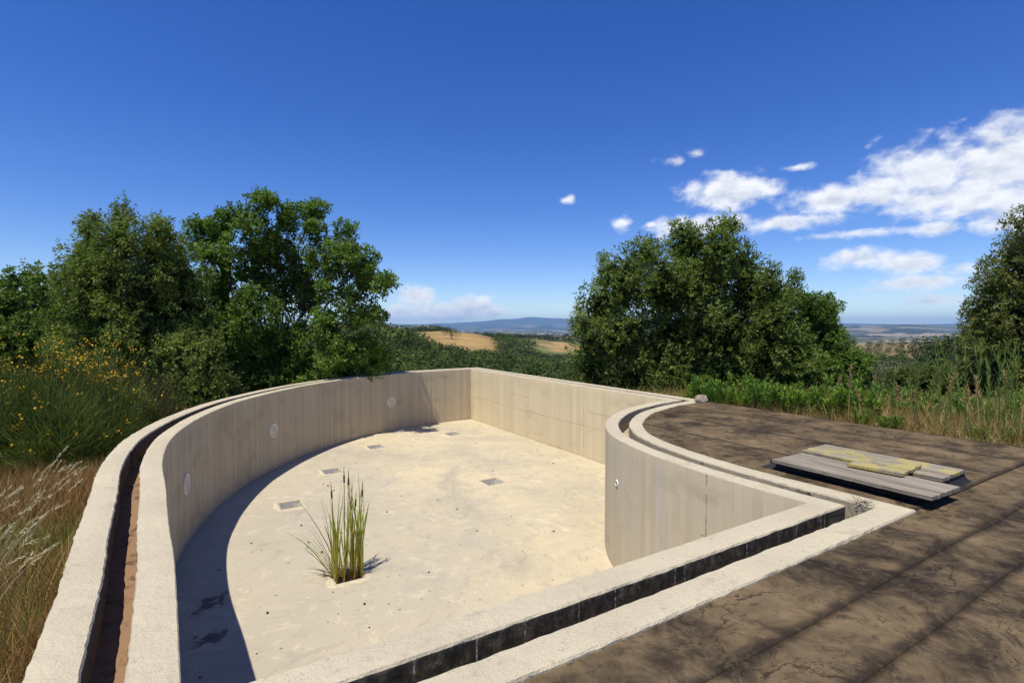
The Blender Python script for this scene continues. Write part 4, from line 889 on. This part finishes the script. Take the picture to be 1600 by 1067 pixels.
# ------------------------------------------------------------------ reeds in the drain box (each blade its own part)
RB = np.array([*W(*PLANTBOX), DEPTH - .03])
reeds = empty('reed_clump', tuple(RB)); tag(reeds, 'clump of green bulrushes with brown spikes growing from a drain box', 'reeds')
rg = np.random.default_rng(77)
def reed_leaf(b, az_, h, lean, curve, w, cb, ct):
    n = 9; t = np.linspace(0, 1, n); an = lean + curve * t ** 2; hd = np.array([math.cos(az_), math.sin(az_), 0]); st = np.sin(an)[:, None] * hd + np.cos(an)[:, None] * np.array([0, 0, 1])
    path = np.vstack([[b], b + np.cumsum(st[:-1] * h / (n - 1), 0)]); tw = az_ + PI / 2 + np.linspace(0, 1, n) * rg.uniform(-1.4, 1.4) + rg.uniform(-.7, .7)
    sd_ = np.stack([np.cos(tw), np.sin(tw), np.zeros(n)], 1); ww = w * np.where(t < .15, .75 + t * 1.6, np.maximum(0, 1 - ((t - .15) / .85) ** 2.2)) * .5 + .0006
    nr = unit(np.cross(sd_, st)) * (ww * .35)[:, None]
    V = np.stack([path - sd_ * ww[:, None], path - nr, path + sd_ * ww[:, None]], 1).reshape(-1, 3); F = []
    for i in range(n - 1):
        for j in range(2): F.append((i * 3 + j, i * 3 + j + 1, (i + 1) * 3 + j + 1, (i + 1) * 3 + j))
    tt = np.repeat(np.array(cb) * (1 - t[:, None] ** .7) + np.array(ct) * t[:, None] ** .7, 3, 0)
    mesh_np('leaf', V - RB, np.array(F), M_REED, reeds, tint=tt, smooth=True)
STALKS = [(-.16, -.06), (-.12, .06), (-.07, -.12), (-.03, .03), (.06, -.05), (.15, -.03), (.17, -.10), (.13, .10), (-.16, .12)]
for q, (ax_, bx_) in enumerate(STALKS):
    wx, wy = W(PLANTBOX[0] + ax_, PLANTBOX[1] + bx_); nl = 8 if q < 7 else 5
    for k in range(nl):
        b = np.array([wx, wy, RB[2]]) + np.append(rg.normal(0, .012, 2), 0); az_ = rg.uniform(0, 2 * PI); h = rg.uniform(.75, 1.42)
        cb = np.array([.60, .48, .10]) * rg.uniform(.75, 1.05); ct = np.array([.29, .37, .06]) * rg.uniform(.6, 1.3)
        if rg.random() < .12: cb, ct = np.array([.36, .22, .08]), np.array([.30, .22, .10])
        reed_leaf(b, az_, h, abs(rg.normal(0, .13)) + .02, rg.uniform(.0, .6) * rg.random(), rg.uniform(.013, .025), cb, ct)
for q in range(12):     # the sheaf that leans out to the left
    wx, wy = W(PLANTBOX[0] - .12 + rg.normal(0, .02), PLANTBOX[1] + rg.normal(0, .04)); b = np.array([wx, wy, RB[2]])
    reed_leaf(b, PI + rg.uniform(-.25, .25), rg.uniform(.6, .98), rg.uniform(.32, .72), rg.uniform(.2, .8), rg.uniform(.010, .018), np.array([.30, .29, .06]), np.array([.16, .22, .055]) * rg.uniform(.8, 1.2))
for q in range(16):    # dead blades fallen round the foot
    wx, wy = W(PLANTBOX[0] + rg.uniform(-.17, .12), PLANTBOX[1] + rg.uniform(-.14, .10)); b = np.array([wx, wy, DEPTH + .015 + rg.uniform(0, .03)])
    reed_leaf(b, rg.uniform(0, 2 * PI) if q > 8 else PI + rg.normal(0, .5), rg.uniform(.14, .36), rg.uniform(1.2, 1.5), rg.uniform(-.1, .25), rg.uniform(.007, .013), np.array([.20, .11, .05]) * rg.uniform(.5, 1.4), np.array([.28, .19, .10]) * rg.uniform(.6, 1.2))
M_SPIKE = mat_plain('bulrush_spike', (.085, .045, .025), .9, .3, 60)
for (ax_, bx_, h, le, az_) in ((-.13, -.03, 1.08, .09, 2.6), (-.02, .03, 1.26, .02, 2.0), (.0, .05, 1.22, .03, .5), (.14, -.03, 1.06, .05, .3), (.07, .0, .95, .06, 5.9)):
    wx, wy = W(PLANTBOX[0] + ax_, PLANTBOX[1] + bx_); b = np.array([wx, wy, RB[2]]) - RB; hd = np.array([math.cos(az_) * math.sin(le), math.sin(az_) * math.sin(le), math.cos(le)])
    V, F = tube([b, b + hd * h * .5, b + hd * h], [.007, .006, .005], 6); st = mesh_np('stalk', V, F, M_REED, reeds, tint=np.tile([.22, .24, .06], (len(V), 1)), smooth=True)
    s0 = b + hd * h; V, F = tube([s0 - hd * .005, s0, s0 + hd * .012, s0 + hd * .09, s0 + hd * .105, s0 + hd * .11, s0 + hd * .15, s0 + hd * .22], [.003, .008, .0115, .0115, .007, .004, .005, .0015], 8)
    mesh_np('spike', V, F, M_SPIKE, st, smooth=True)
# root litter in the box
P = np.column_stack([rg.normal(0, .09, (260, 2)), rg.uniform(0, .05, 260)]); V, Q, T, k = blades(P, rg.uniform(.05, .16, 260), rg.uniform(0, 2 * PI, 260), rg.uniform(.5, 1.5, 260), rg.uniform(-.3, .6, 260), np.full(260, .006), 2)
o = mesh_np('litter', V, [Q, T], M_GRASS, reeds, tint=np.repeat(rg.uniform(.4, 1.3, (260, 1)) * np.array([.14, .075, .04]), k, 0)); o['kind'] = 'stuff'
# small stone by the reeds, crumbs of cement and leaves on the floor
rock2 = link(bpy.data.objects.new('stone', rock.data)); rock2.scale = (.13, .2, .2); wx, wy = W(1.35, 7.02); rock2.location = (wx - .0, wy, DEPTH + .018); tag(rock2, 'small round stone on the pool floor left of the reeds', 'stone')

# crumbs of cement, leaf bits and grit strewn over the floor
n = 300; a = rng.uniform(-.2, 8.1, n); b = rng.uniform(2.7, 16, n); ok = inside(offs(-.15)[::6], np.stack([a, b], 1)); a, b = a[ok], b[ok]; n = len(a)
wx, wy = a * CR - b * SR, a * SR + b * CR; sz = .004 + .018 * rng.random(n) ** 3
cv = np.array([(-1, -.7, -.3), (1, -.8, -.3), (.7, .9, -.3), (-.8, .8, -.3), (-.4, -.3, .7), (.5, -.2, .55), (.1, .5, .6)], float); cf = np.array([(0, 1, 5), (0, 5, 4), (1, 2, 5), (2, 6, 5), (2, 3, 6), (3, 4, 6), (3, 0, 4), (4, 5, 6)])
an = rng.uniform(0, 6.3, n); ca_, sa_ = np.cos(an)[:, None], np.sin(an)[:, None]; st_ = rng.uniform(.6, 1.5, (n, 1))
Vd = np.stack([wx[:, None] + (cv[:, 0] * st_ * ca_ - cv[:, 1] * sa_) * sz[:, None], wy[:, None] + (cv[:, 0] * st_ * sa_ + cv[:, 1] * ca_) * sz[:, None], DEPTH + .006 + (cv[:, 2] + .3) * sz[:, None] * .8 + 0 * st_], -1).reshape(-1, 3)
Fd = (np.arange(n)[:, None, None] * 7 + cf).reshape(-1, 3); cd = np.array([(.30, .25, .18), (.12, .085, .05), (.40, .35, .26), (.07, .055, .04)])[rng.integers(0, 4, n)]
o = mesh_np('floor_debris', Vd, Fd, M_GRASS, tint=np.repeat(cd, 7, 0)); tag(o, 'crumbs of cement and leaf bits strewn over the pool floor', 'debris', None, 'stuff')
# dry twigs caught on the channel corner
tb = np.array([*W(4.80, 2.14), -.005]); rg = np.random.default_rng(71); nb_ = 60; P = np.column_stack([rg.normal(0, .05, nb_), rg.normal(0, .035, nb_), rg.uniform(0, .012, nb_)])
V, Q, T, k = blades(P, rg.uniform(.04, .13, nb_), rg.uniform(0, 6.3, nb_), rg.uniform(.8, 1.5, nb_), rg.uniform(-.4, .3, nb_), rg.uniform(.003, .006, nb_), 2)
o = mesh_np('dry_twigs', V, [Q, T], M_GRASS, tint=np.repeat(rg.uniform(.5, 1.3, (nb_, 1)) * np.array([.13, .09, .05]), k, 0)); o.location = tb; tag(o, 'little heap of dry twigs on the curb at the channel corner', 'twigs')

# ------------------------------------------------------------------ grass
def outside_pool(X, Y, w=.62):
    a, b = X * CR + Y * SR, -X * SR + Y * CR
    return ~inside(offs(w)[::8], np.stack([a, b], 1)) & ~((a > -.56) & (a < 8.84) & (b < 2.0) & (b > -7.1)) & ~((a > 4.8) & (a < 8.84) & (b < 7))
def grass(label, X, Y, hlo, hhi, cols_, wts, seed, w=(.004, .008), lean=.5, name='grass', nseg=3, curve=.9):
    rg = np.random.default_rng(seed); ok = outside_pool(X, Y); X, Y = X[ok], Y[ok]; n = len(X); P = np.column_stack([X, Y, terrain(X, Y) - .02])
    patch = N2.fbm(X * .9 + seed, Y * .9 + 2 * seed, 3); ci = np.array([0] * n); cols_ = np.array(cols_)
    k_ = np.clip((patch - .28) / .34, 0, .999) * .6 + rg.random(n) * .4; cw = np.cumsum(wts) / np.sum(wts); ci = np.searchsorted(cw, k_)
    V, Q, T, k = blades(P, rg.uniform(hlo, hhi, n) * (.6 + .8 * patch), rg.uniform(0, 2 * PI, n), np.abs(rg.normal(0, lean * .5, n)), rg.uniform(0, curve, n), rg.uniform(*w, n), nseg)
    t = cols_[np.minimum(ci, len(cols_) - 1)] * rg.uniform(.7, 1.3, (n, 1)); o = mesh_np(name, V, [Q, T], M_GRASS, tint=np.repeat(t, k, 0)); return tag(o, label, 'grass', None, 'stuff')
G1, G2, BR, ST, RB_ = (.10, .16, .024), (.16, .19, .04), (.28, .16, .06), (.46, .34, .14), (.22, .10, .04)
n = 34000; Y = rng.uniform(1.2, 9.5, n); X = -.35 - Y * .75 - rng.exponential(1.0, n) * (1 + Y * .15)
grass('reddish dry grass mixed with green on the bank left of the pool', X, Y, .16, .42, [G1, G2, BR, ST, RB_, BR, ST, G2], [.9, .7, 1.0, .4, 1.1, 1.0, .5, .5], 51, (.003, .007), .7, 'dry_grass')
n = 52000; a = rng.uniform(8.84, 15, n); b = rng.uniform(-5, 9, n); a = 8.84 + (a - 8.84) * rng.random(n) ** .6; X, Y = a * CR - b * SR, a * SR + b * CR
grass('tangle of dry brown and green grass beyond the deck edge', X, Y, .06, .42, [RB_, BR, ST, G2, RB_, ST, G1], [1.1, 1.0, .8, .6, .7, .6, .5], 52, (.003, .008), 1.1, 'meadow_grass')
n = 9000; th = rng.uniform(-.75, .8, n); rd = rng.uniform(12, 30, n); X, Y = np.sin(th) * rd, np.cos(th) * rd
grass('low dry grass under the trees round the pool', X, Y, .15, .5, [BR, G2, G1, ST], [1, 1, 1, .6], 53, (.008, .016), .6, 'rough_grass', 2)
# pale feathery grass heads
def plume_grass(label, P, seed, h=(.5, .8), col=(.46, .37, .23), group=None):
    rg = np.random.default_rng(seed); n = len(P); az_ = rg.normal(.3, .5, n) if seed % 2 else rg.uniform(0, 2 * PI, n); H = rg.uniform(*h, n)
    V, Q, T, k = blades(P, H, az_, rg.uniform(.05, .3, n), rg.uniform(.5, 1.1, n), np.full(n, .0045), 5); Vr = V.reshape(n, k, 3); V0, F4, F3 = [V], [Q], [T]
    tip = Vr[:, -1]; pre = Vr[:, -3]; d = unit(tip - pre); m = 26; s = rg.uniform(-.11, .03, (n, m)); Pq = (tip[:, None] + d[:, None] * s[..., None]).reshape(-1, 3)
    D = unit(np.repeat(d, m, 0) + rg.normal(0, .35, (n * m, 3))); Vl, Fl = leaves(Pq, D, unit(rg.normal(size=(n * m, 3))), rg.uniform(.022, .045, n * m), rg.uniform(.004, .008, n * m))
    F4.append(Fl + len(V)); tt = np.vstack([np.tile(np.array(col) * .75, (len(V), 1)), np.tile(np.array(col), (len(Vl), 1)) * np.repeat(rg.uniform(.75, 1.25, (n * m, 1)), 4, 0)])
    o = mesh_np('feather_grass', np.vstack([V, Vl]), [np.vstack(F4), T], M_GRASS, tint=tt); return tag(o, label, 'grass', None, 'stuff')
X = rng.uniform(-5.4, -3.3, 170); Y = rng.uniform(3.2, 5.6, 170); ok = outside_pool(X, Y, .95); X, Y = X[ok], Y[ok]
plume_grass('pale feathery oat grass heads nodding on the left bank', np.column_stack([X, Y, terrain(X, Y)]), 61, (.42, .72), (.62, .52, .34))
a = rng.uniform(9.0, 13, 240); b = rng.uniform(-1, 5.2, 240); X, Y = a * CR - b * SR, a * SR + b * CR
plume_grass('straw coloured grass heads in the meadow beyond the deck', np.column_stack([X, Y, terrain(X, Y)]), 62, (.32, .62), (.46, .32, .14))

# ------------------------------------------------------------------ leafy weeds along the deck edge: four plants built, then copied
def weed_proto(seed, h, n_stem, colA, colB, spread, leaf=.095):
    rg = np.random.default_rng(seed); root = empty('leafy_weed'); parts = []; Pl = []; Dl = []
    for q in range(n_stem):
        an = rg.uniform(0, 2 * PI); b = np.array([math.cos(an), math.sin(an), 0]) * rg.uniform(0, spread * .5); hh = h * rg.uniform(.6, 1.05); out_ = np.array([math.cos(an), math.sin(an), 0]) * rg.uniform(.05, .35)
        t = np.linspace(0, 1, 6)[:, None]; path = b + t * np.array([0, 0, hh]) + out_ * hh * t ** 1.6; parts.append(tube(path, np.linspace(.006, .002, 6), 4))
        m = int(60 * hh / .7); s = rg.uniform(.08, 1, m) ** .7; pp = b + s[:, None] * np.array([0, 0, hh]) + out_ * hh * s[:, None] ** 1.6; a2 = np.arange(m) * 2.4 + rg.normal(0, .3, m)
        dd = unit(np.stack([np.cos(a2), np.sin(a2), rg.uniform(.25, 1.0, m) + s * .8], 1)); Pl.append(pp); Dl.append(dd)
    P, D = np.vstack(Pl), np.vstack(Dl); k = len(P); V, F = leaves(P, D, unit(np.array([0, 0, 1.0]) + rg.normal(0, .3, (k, 3))), rg.uniform(.7, 1.3, k) * leaf, rg.uniform(.020, .034, k))
    f = rg.random(k)[:, None]; mesh_np('foliage', V, F, M_LEAF, root, tint=np.repeat(np.array(colA) * (1 - f) + np.array(colB) * f, 4, 0))
    V, F = join(parts); mesh_np('stem', V, F, M_GRASS, root, tint=np.tile([.10, .11, .04], (len(V), 1))); return root
WG_A, WG_B = (.10, .165, .020), (.23, .33, .048)
protos = [weed_proto(201, .62, 18, WG_A, WG_B, .5), weed_proto(202, .8, 18, WG_A, WG_B, .55), weed_proto(203, .5, 15, WG_A, WG_B, .42), weed_proto(204, .72, 20, (.07, .14, .024), (.16, .28, .05), .6)]
used = [False] * 4
def put_weed(k, x_, y_, s, rz, label, group):
    if not used[k]: o = protos[k]; used[k] = True
    else: o = copy_tree(protos[k])
    o.location = (x_, y_, gz(x_, y_) - .02); o.rotation_euler = (0, 0, rz); o.scale = (s, s, s); tag(o, label, 'weed', group)
rg = np.random.default_rng(88)
for q in range(30):
    b = 7.55 - q * .115 + rg.normal(0, .05); a = 8.92 + rg.uniform(0, 1.2) * (.5 + .5 * (q % 2)); put_weed(q % 4, *W(a, b), rg.uniform(.42, 1.0), rg.uniform(0, 6.3), 'bright green leafy weed in the row along the far edge of the deck', 'weeds along the deck edge')
for q, (px, Y, s) in enumerate([(1350, 8.0, .62), (1385, 7.75, .75), (1400, 7.65, .6), (1420, 9.6, 1.0), (1450, 9.9, 1.1), (1380, 10.2, 1.05), (1400, 11.0, 1.1), (1440, 11.5, 1.1), (1330, 10.5, .9), (1475, 8.9, .8), (1500, 9.4, 1.0), (1536, 7.1, .5), (1560, 8.2, .8), (1590, 7.8, .8), (1585, 6.9, .5), (1540, 9.2, 1.0), (1610, 8.9, 1.0), (1650, 7.6, .9), (1480, 10.4, 1.0), (1530, 10.2, 1.0), (1590, 10, 1.0), (1350, 12, 1.1), (1420, 13, 1.2), (1500, 13, 1.2)]):
    x_ = (px - 800) / 800 * Y; put_weed((q + 1) % 4, x_, Y, s * .58, rg.uniform(0, 6.3), 'green weed standing among the dry grass right of the weed row', 'weeds in the dry meadow')
# tall stalks standing over the meadow
def stalk(px, py_top, Y, seed, kind, label):
    rg = np.random.default_rng(seed); x_ = (px - 800) / 800 * Y; z0 = gz(x_, Y); top = EYE + (511 - py_top) / 800 * Y; h = max(.4, top - z0); root = empty('tall_stalk', (x_, Y, z0)); tag(root, label, 'stalk', 'tall stalks in the meadow')
    t = np.linspace(0, 1, 8)[:, None]; ln = rg.normal(0, .10, 2); path = np.hstack([ln[0] * h * t ** 1.5, ln[1] * h * t ** 1.5, h * t]) ; V, F = tube(path, np.linspace(.010, .0035, 8), 5)
    col = (.48, .36, .17) if kind == 'dry' else (.13, .18, .05); mesh_np('stem', V, F, M_GRASS, root, tint=np.tile(col, (len(V), 1)), smooth=True)
    if kind == 'dry':
        m = 150; s = rg.uniform(.62, 1.0, m); pp = np.stack([np.interp(s, t[:, 0], path[:, i]) for i in range(3)], 1); D = unit(rg.normal(0, .5, (m, 3)) + np.array([0, 0, 1.0])); V, F = leaves(pp, D, unit(rg.normal(size=(m, 3))), rg.uniform(.03, .07, m), rg.uniform(.008, .015, m)); tt = np.array([.50, .36, .17]) * rg.uniform(.6, 1.2, (m, 1))
    else:
        m = 46; s = rg.uniform(.05, 1.0, m); pp = np.stack([np.interp(s, t[:, 0], path[:, i]) for i in range(3)], 1); a2 = rg.uniform(0, 6.3, m); D = unit(np.stack([np.cos(a2), np.sin(a2), rg.uniform(1.2, 4.0, m)], 1)); V, F = leaves(pp, D, unit(rg.normal(size=(m, 3))), rg.uniform(.07, .2, m), rg.uniform(.006, .013, m)); tt = np.array([.19, .26, .055]) * rg.uniform(.7, 1.3, (m, 1))
    mesh_np('head' if kind == 'dry' else 'blade', V, F, M_GRASS, root, tint=np.repeat(tt, 4, 0))
SW = ['tall dry straw coloured stalk standing in the meadow beyond the deck', 'tall thin green stalk rising above the meadow at the right']
for q, (px, pt, Y, kd) in enumerate([(1328, 572, 8.6, 0), (1305, 590, 9.0, 0), (1366, 588, 9.4, 0), (1405, 600, 8.3, 0), (1433, 610, 7.9, 0), (1472, 585, 7.6, 0), (1576, 580, 7.2, 0), (1534, 590, 7.4, 0), (1598, 600, 7.0, 0), (1350, 610, 8.4, 0), (1290, 600, 9.6, 0), (1515, 605, 7.3, 0),
                                    (1455, 540, 8.2, 1), (1474, 528, 8.6, 1), (1512, 545, 7.9, 1), (1528, 538, 8.0, 1), (1541, 525, 8.4, 1), (1565, 545, 7.8, 1), (1590, 535, 7.6, 1), (1445, 565, 8.8, 1), (1420, 570, 9.2, 1), (1490, 560, 8.4, 1), (1550, 560, 7.5, 1), (1502, 535, 8.1, 1), (1522, 552, 7.2, 1), (1535, 545, 7.7, 1), (1556, 532, 8.0, 1), (1572, 552, 7.0, 1), (1582, 542, 7.9, 1), (1466, 552, 7.9, 1), (1480, 575, 7.3, 1), (1400, 585, 8.6, 1), (1436, 580, 7.7, 1), (1595, 550, 6.9, 1), (1546, 575, 6.9, 1)]):
    stalk(px, pt, Y, 300 + q, 'green' if kd else 'dry', SW[kd])

# ------------------------------------------------------------------ woods on the slopes (one mass), orchard trees and single trees of the fields
def tree_cloud(X, Y, Hh, Wd, nl, colA, colB, seed, trunk=False):
    """many small far trees as leaf-clump faces"""
    rg = np.random.default_rng(seed); n = len(X); Zg = terrain(X, Y); Vs = []; Ts = []
    nl = np.asarray(nl, int); id_ = np.repeat(np.arange(n), nl); k = len(id_)
    nb = 5; bl = rg.normal(0, .5, (n, nb, 3)) * np.array([.55, .55, .4]); bi = rg.integers(0, nb, k)
    d = unit(rg.normal(size=(k, 3)) + np.array([0, 0, .25])); loc_ = bl[id_, bi] * .75 + d * rg.uniform(.36, .56, k)[:, None]
    P = np.column_stack([X[id_] + loc_[:, 0] * Wd[id_], Y[id_] + loc_[:, 1] * Wd[id_], Zg[id_] + Hh[id_] * np.clip(.50 + loc_[:, 2] * .56, .03, 1.0)])
    sz = Wd[id_] * np.sqrt(14.0 / nl[id_]) * rg.uniform(.30, .55, k); D = unit(rg.normal(size=(k, 3))); N = unit(d + rg.normal(0, .18, (k, 3)) + np.array([0, 0, .2]))
    D = unit(np.cross(N, rg.normal(size=(k, 3))))
    V, F = leaves(P - D * sz[:, None] * .5, D, N, sz, sz * .7, .15); tone = rg.random(n)[id_]; f = np.clip(tone * .9 + rg.random(k) * .25, 0, 1)[:, None]
    return V, F, np.repeat((np.array(colA) * (1 - f) + np.array(colB) * f), 4, 0)
def scatter(pxr, rr_, n, seed):
    rg = np.random.default_rng(seed); px = rg.uniform(*pxr, n); r = np.sqrt(rg.uniform(rr_[0] ** 2, rr_[1] ** 2, n)); th = np.arctan((px - 800) / 800); return np.sin(th) * r, np.cos(th) * r, px, r
def wood(label, name, sets, colA, colB, seed):
    parts = []; tts = []; rg = np.random.default_rng(seed)
    for q, (pxr, rrg, n, hh, q_leaf, mask) in enumerate(sets):
        X, Y, px, r = scatter(pxr, rrg, n, seed + q)
        e = fieldmask(px, r); bare = np.maximum.reduce([e[0], e[1], e[2], e[3], e[4]])
        ok = (bare < .3) if mask else np.ones(n, bool); X, Y, r = X[ok], Y[ok], r[ok]; m = len(X)
        H = rg.uniform(*hh, m); nl = np.clip(q_leaf / r, 26, 900).astype(int)
        V, F, t = tree_cloud(X, Y, H, H * rg.uniform(.75, 1.15, m), nl, colA, colB, seed + 40 + q); parts.append((V, F)); tts.append(t)
    V, F = join(parts); o = mesh_np(name, V, F, M_FAR_LEAF, tint=np.vstack(tts)); return tag(o, label, 'woodland', None, 'stuff')
WA, WB = (.022, .038, .008), (.095, .13, .028)
wood('dense green woods filling the valley below the far wall', 'woodland', [((560, 930), (55, 130), 260, (4, 7), 24000, 1), ((540, 930), (130, 345), 1000, (4, 9.5), 34000, 1), ((600, 930), (345, 480), 520, (5, 8), 30000, 1), ((775, 835), (430, 640), 70, (6, 10), 40000, 0), ((650, 690), (600, 640), 16, (6, 9), 40000, 0)], WA, WB, 401)
wood('dark woods behind the trees on the left', 'woodland', [((-250, 600), (24, 70), 220, (3.0, 5.0), 14000, 1), ((-250, 590), (70, 260), 300, (4, 7), 20000, 1)], WA, WB, 421)
wood('dark scrub on the slope below the olive field on the right', 'woodland', [((1000, 1290), (28, 70), 100, (2.5, 3.8), 20000, 1), ((1000, 1340), (70, 300), 160, (3, 6), 20000, 1), ((1345, 1545), (70, 130), 80, (1.4, 2.4), 26000, 1), ((1340, 1560), (130, 222), 120, (1.8, 3.2), 30000, 1), ((1475, 1560), (80, 160), 26, (4.5, 6.5), 30000, 1), ((1560, 1900), (25, 200), 120, (3, 6), 14000, 1)], (.028, .046, .011), (.085, .115, .032), 441)
wood('hedges and tree lines between the far fields', 'tree_lines', [((590, 700), (625, 760), 110, (5, 9), 30000, 0), ((700, 910), (700, 960), 130, (5, 9), 30000, 1), ((745, 925), (860, 960), 120, (6, 10), 30000, 0), ((600, 925), (1240, 1500), 260, (7, 12), 40000, 1), ((600, 925), (1500, 2600), 420, (8, 14), 50000, 1), ((1340, 1520), (600, 2600), 160, (7, 12), 50000, 1)], (.026, .038, .014), (.060, .078, .030), 461)
def single(name, label, cat, group, px, r, h, seed, n=900, colA=WA, colB=WB):
    th = math.atan((px - 800) / 800); X, Y = np.array([math.sin(th) * r]), np.array([math.cos(th) * r]); V, F, t = tree_cloud(X, Y, np.array([h]), np.array([h * 1.1]), np.array([n]), colA, colB, seed); b = np.array([X[0], Y[0], gz(X[0], Y[0])])
    root = empty(name, tuple(b)); tag(root, label, cat, group); mesh_np('crown', V - b, F, M_FAR_LEAF, root, tint=t); V, F = tube([(0, 0, -.3), (0, 0, h * .3), (.1, 0, h * .6)], [h * .04, h * .03, h * .015], 6); mesh_np('trunk', V, F, M_BARK, root); return root
single('field_tree', 'lone round tree on the upper part of the straw coloured hill', 'tree', 'field trees', 705, 505, 13, 501)
single('field_tree', 'round tree at the lower right end of the straw coloured hill', 'tree', 'field trees', 785, 440, 9, 502)
single('field_tree', 'tree at the saddle between the two straw coloured fields', 'tree', 'field trees', 800, 470, 11, 503)
single('grey_bush', 'pale grey green rounded bush at the foot of the olive slope', 'bush', None, 1388, 44, 2.6, 504, 1500, (.06, .072, .036), (.15, .16, .085))
single('dark_tree', 'dark round tree on the skyline left of the right hand evergreen', 'tree', None, 1492, 62, 5.2, 505, 1400, (.018, .026, .010), (.05, .062, .022))
first = None; rg = np.random.default_rng(90); q = 0
for row in range(6):
    for c_ in range(8):
        r = 242 + row * 17 + rg.normal(0, 2); px = 1352 + c_ * 17 + rg.normal(0, 2.5) + row * 2
        if px > 1484: continue
        th = math.atan((px - 800) / 800); X, Y = math.sin(th) * r, math.cos(th) * r
        if first is None: first = single('olive_tree', 'small round olive tree in the rows on the far right slope', 'tree', 'olive trees on the right hand slope', px, r, 2.6, 510, 160, (.05, .06, .03), (.10, .115, .06))
        else:
            o = copy_tree(first); o.location = (X, Y, gz(X, Y)); o.rotation_euler = (0, 0, rg.uniform(0, 6.3)); s = rg.uniform(.8, 1.25); o.scale = (s, s, s)
# far houses of the plain, a scatter too small to tell apart
rg = np.random.default_rng(95); parts = []
for q in range(190):
    px = rg.choice([rg.uniform(690, 930), rg.uniform(845, 915), rg.uniform(-800, 2400)]); r = 2600 * (5.5 ** rg.random()); th = math.atan((px - 800) / 800); X, Y = math.sin(th) * r, math.cos(th) * r; s = rg.uniform(.6, 1.6) * (8 + r / 900)
    V, F = box_arrays(-s, s, -s * .6, s * .6, -3, rg.uniform(5, 9)); parts.append((V + np.array([X, Y, gz(X, Y)]), F))
V, F = join(parts); o = mesh_np('distant_houses', V, F, M_HOUSE); tag(o, 'pale specks of houses scattered over the far plain', 'houses', None, 'stuff')

# ------------------------------------------------------------------ air over the plain
V, F = box_arrays(-32000, 32000, -32000, 32000, float(z_min) - 1.5, float(z_max) + 12)
hz = mesh_np('haze', V, F, []); hm = bpy.data.materials.new('haze'); hm.use_nodes = True; hm.node_tree.nodes.clear(); hg = NG(hm.node_tree)
pv = hg.n('ShaderNodeVolumePrincipled'); pv.inputs['Color'].default_value = (.32, .60, 1.0, 1); pv.inputs['Density'].default_value = 4.4e-5; pv.inputs['Anisotropy'].default_value = 0.0
ho = hg.n('ShaderNodeOutputMaterial'); hg.link(pv.outputs[0], ho.inputs['Volume']); hz.data.materials.append(hm); tag(hz, 'blue haze over the far plain', None, None, 'stuff')
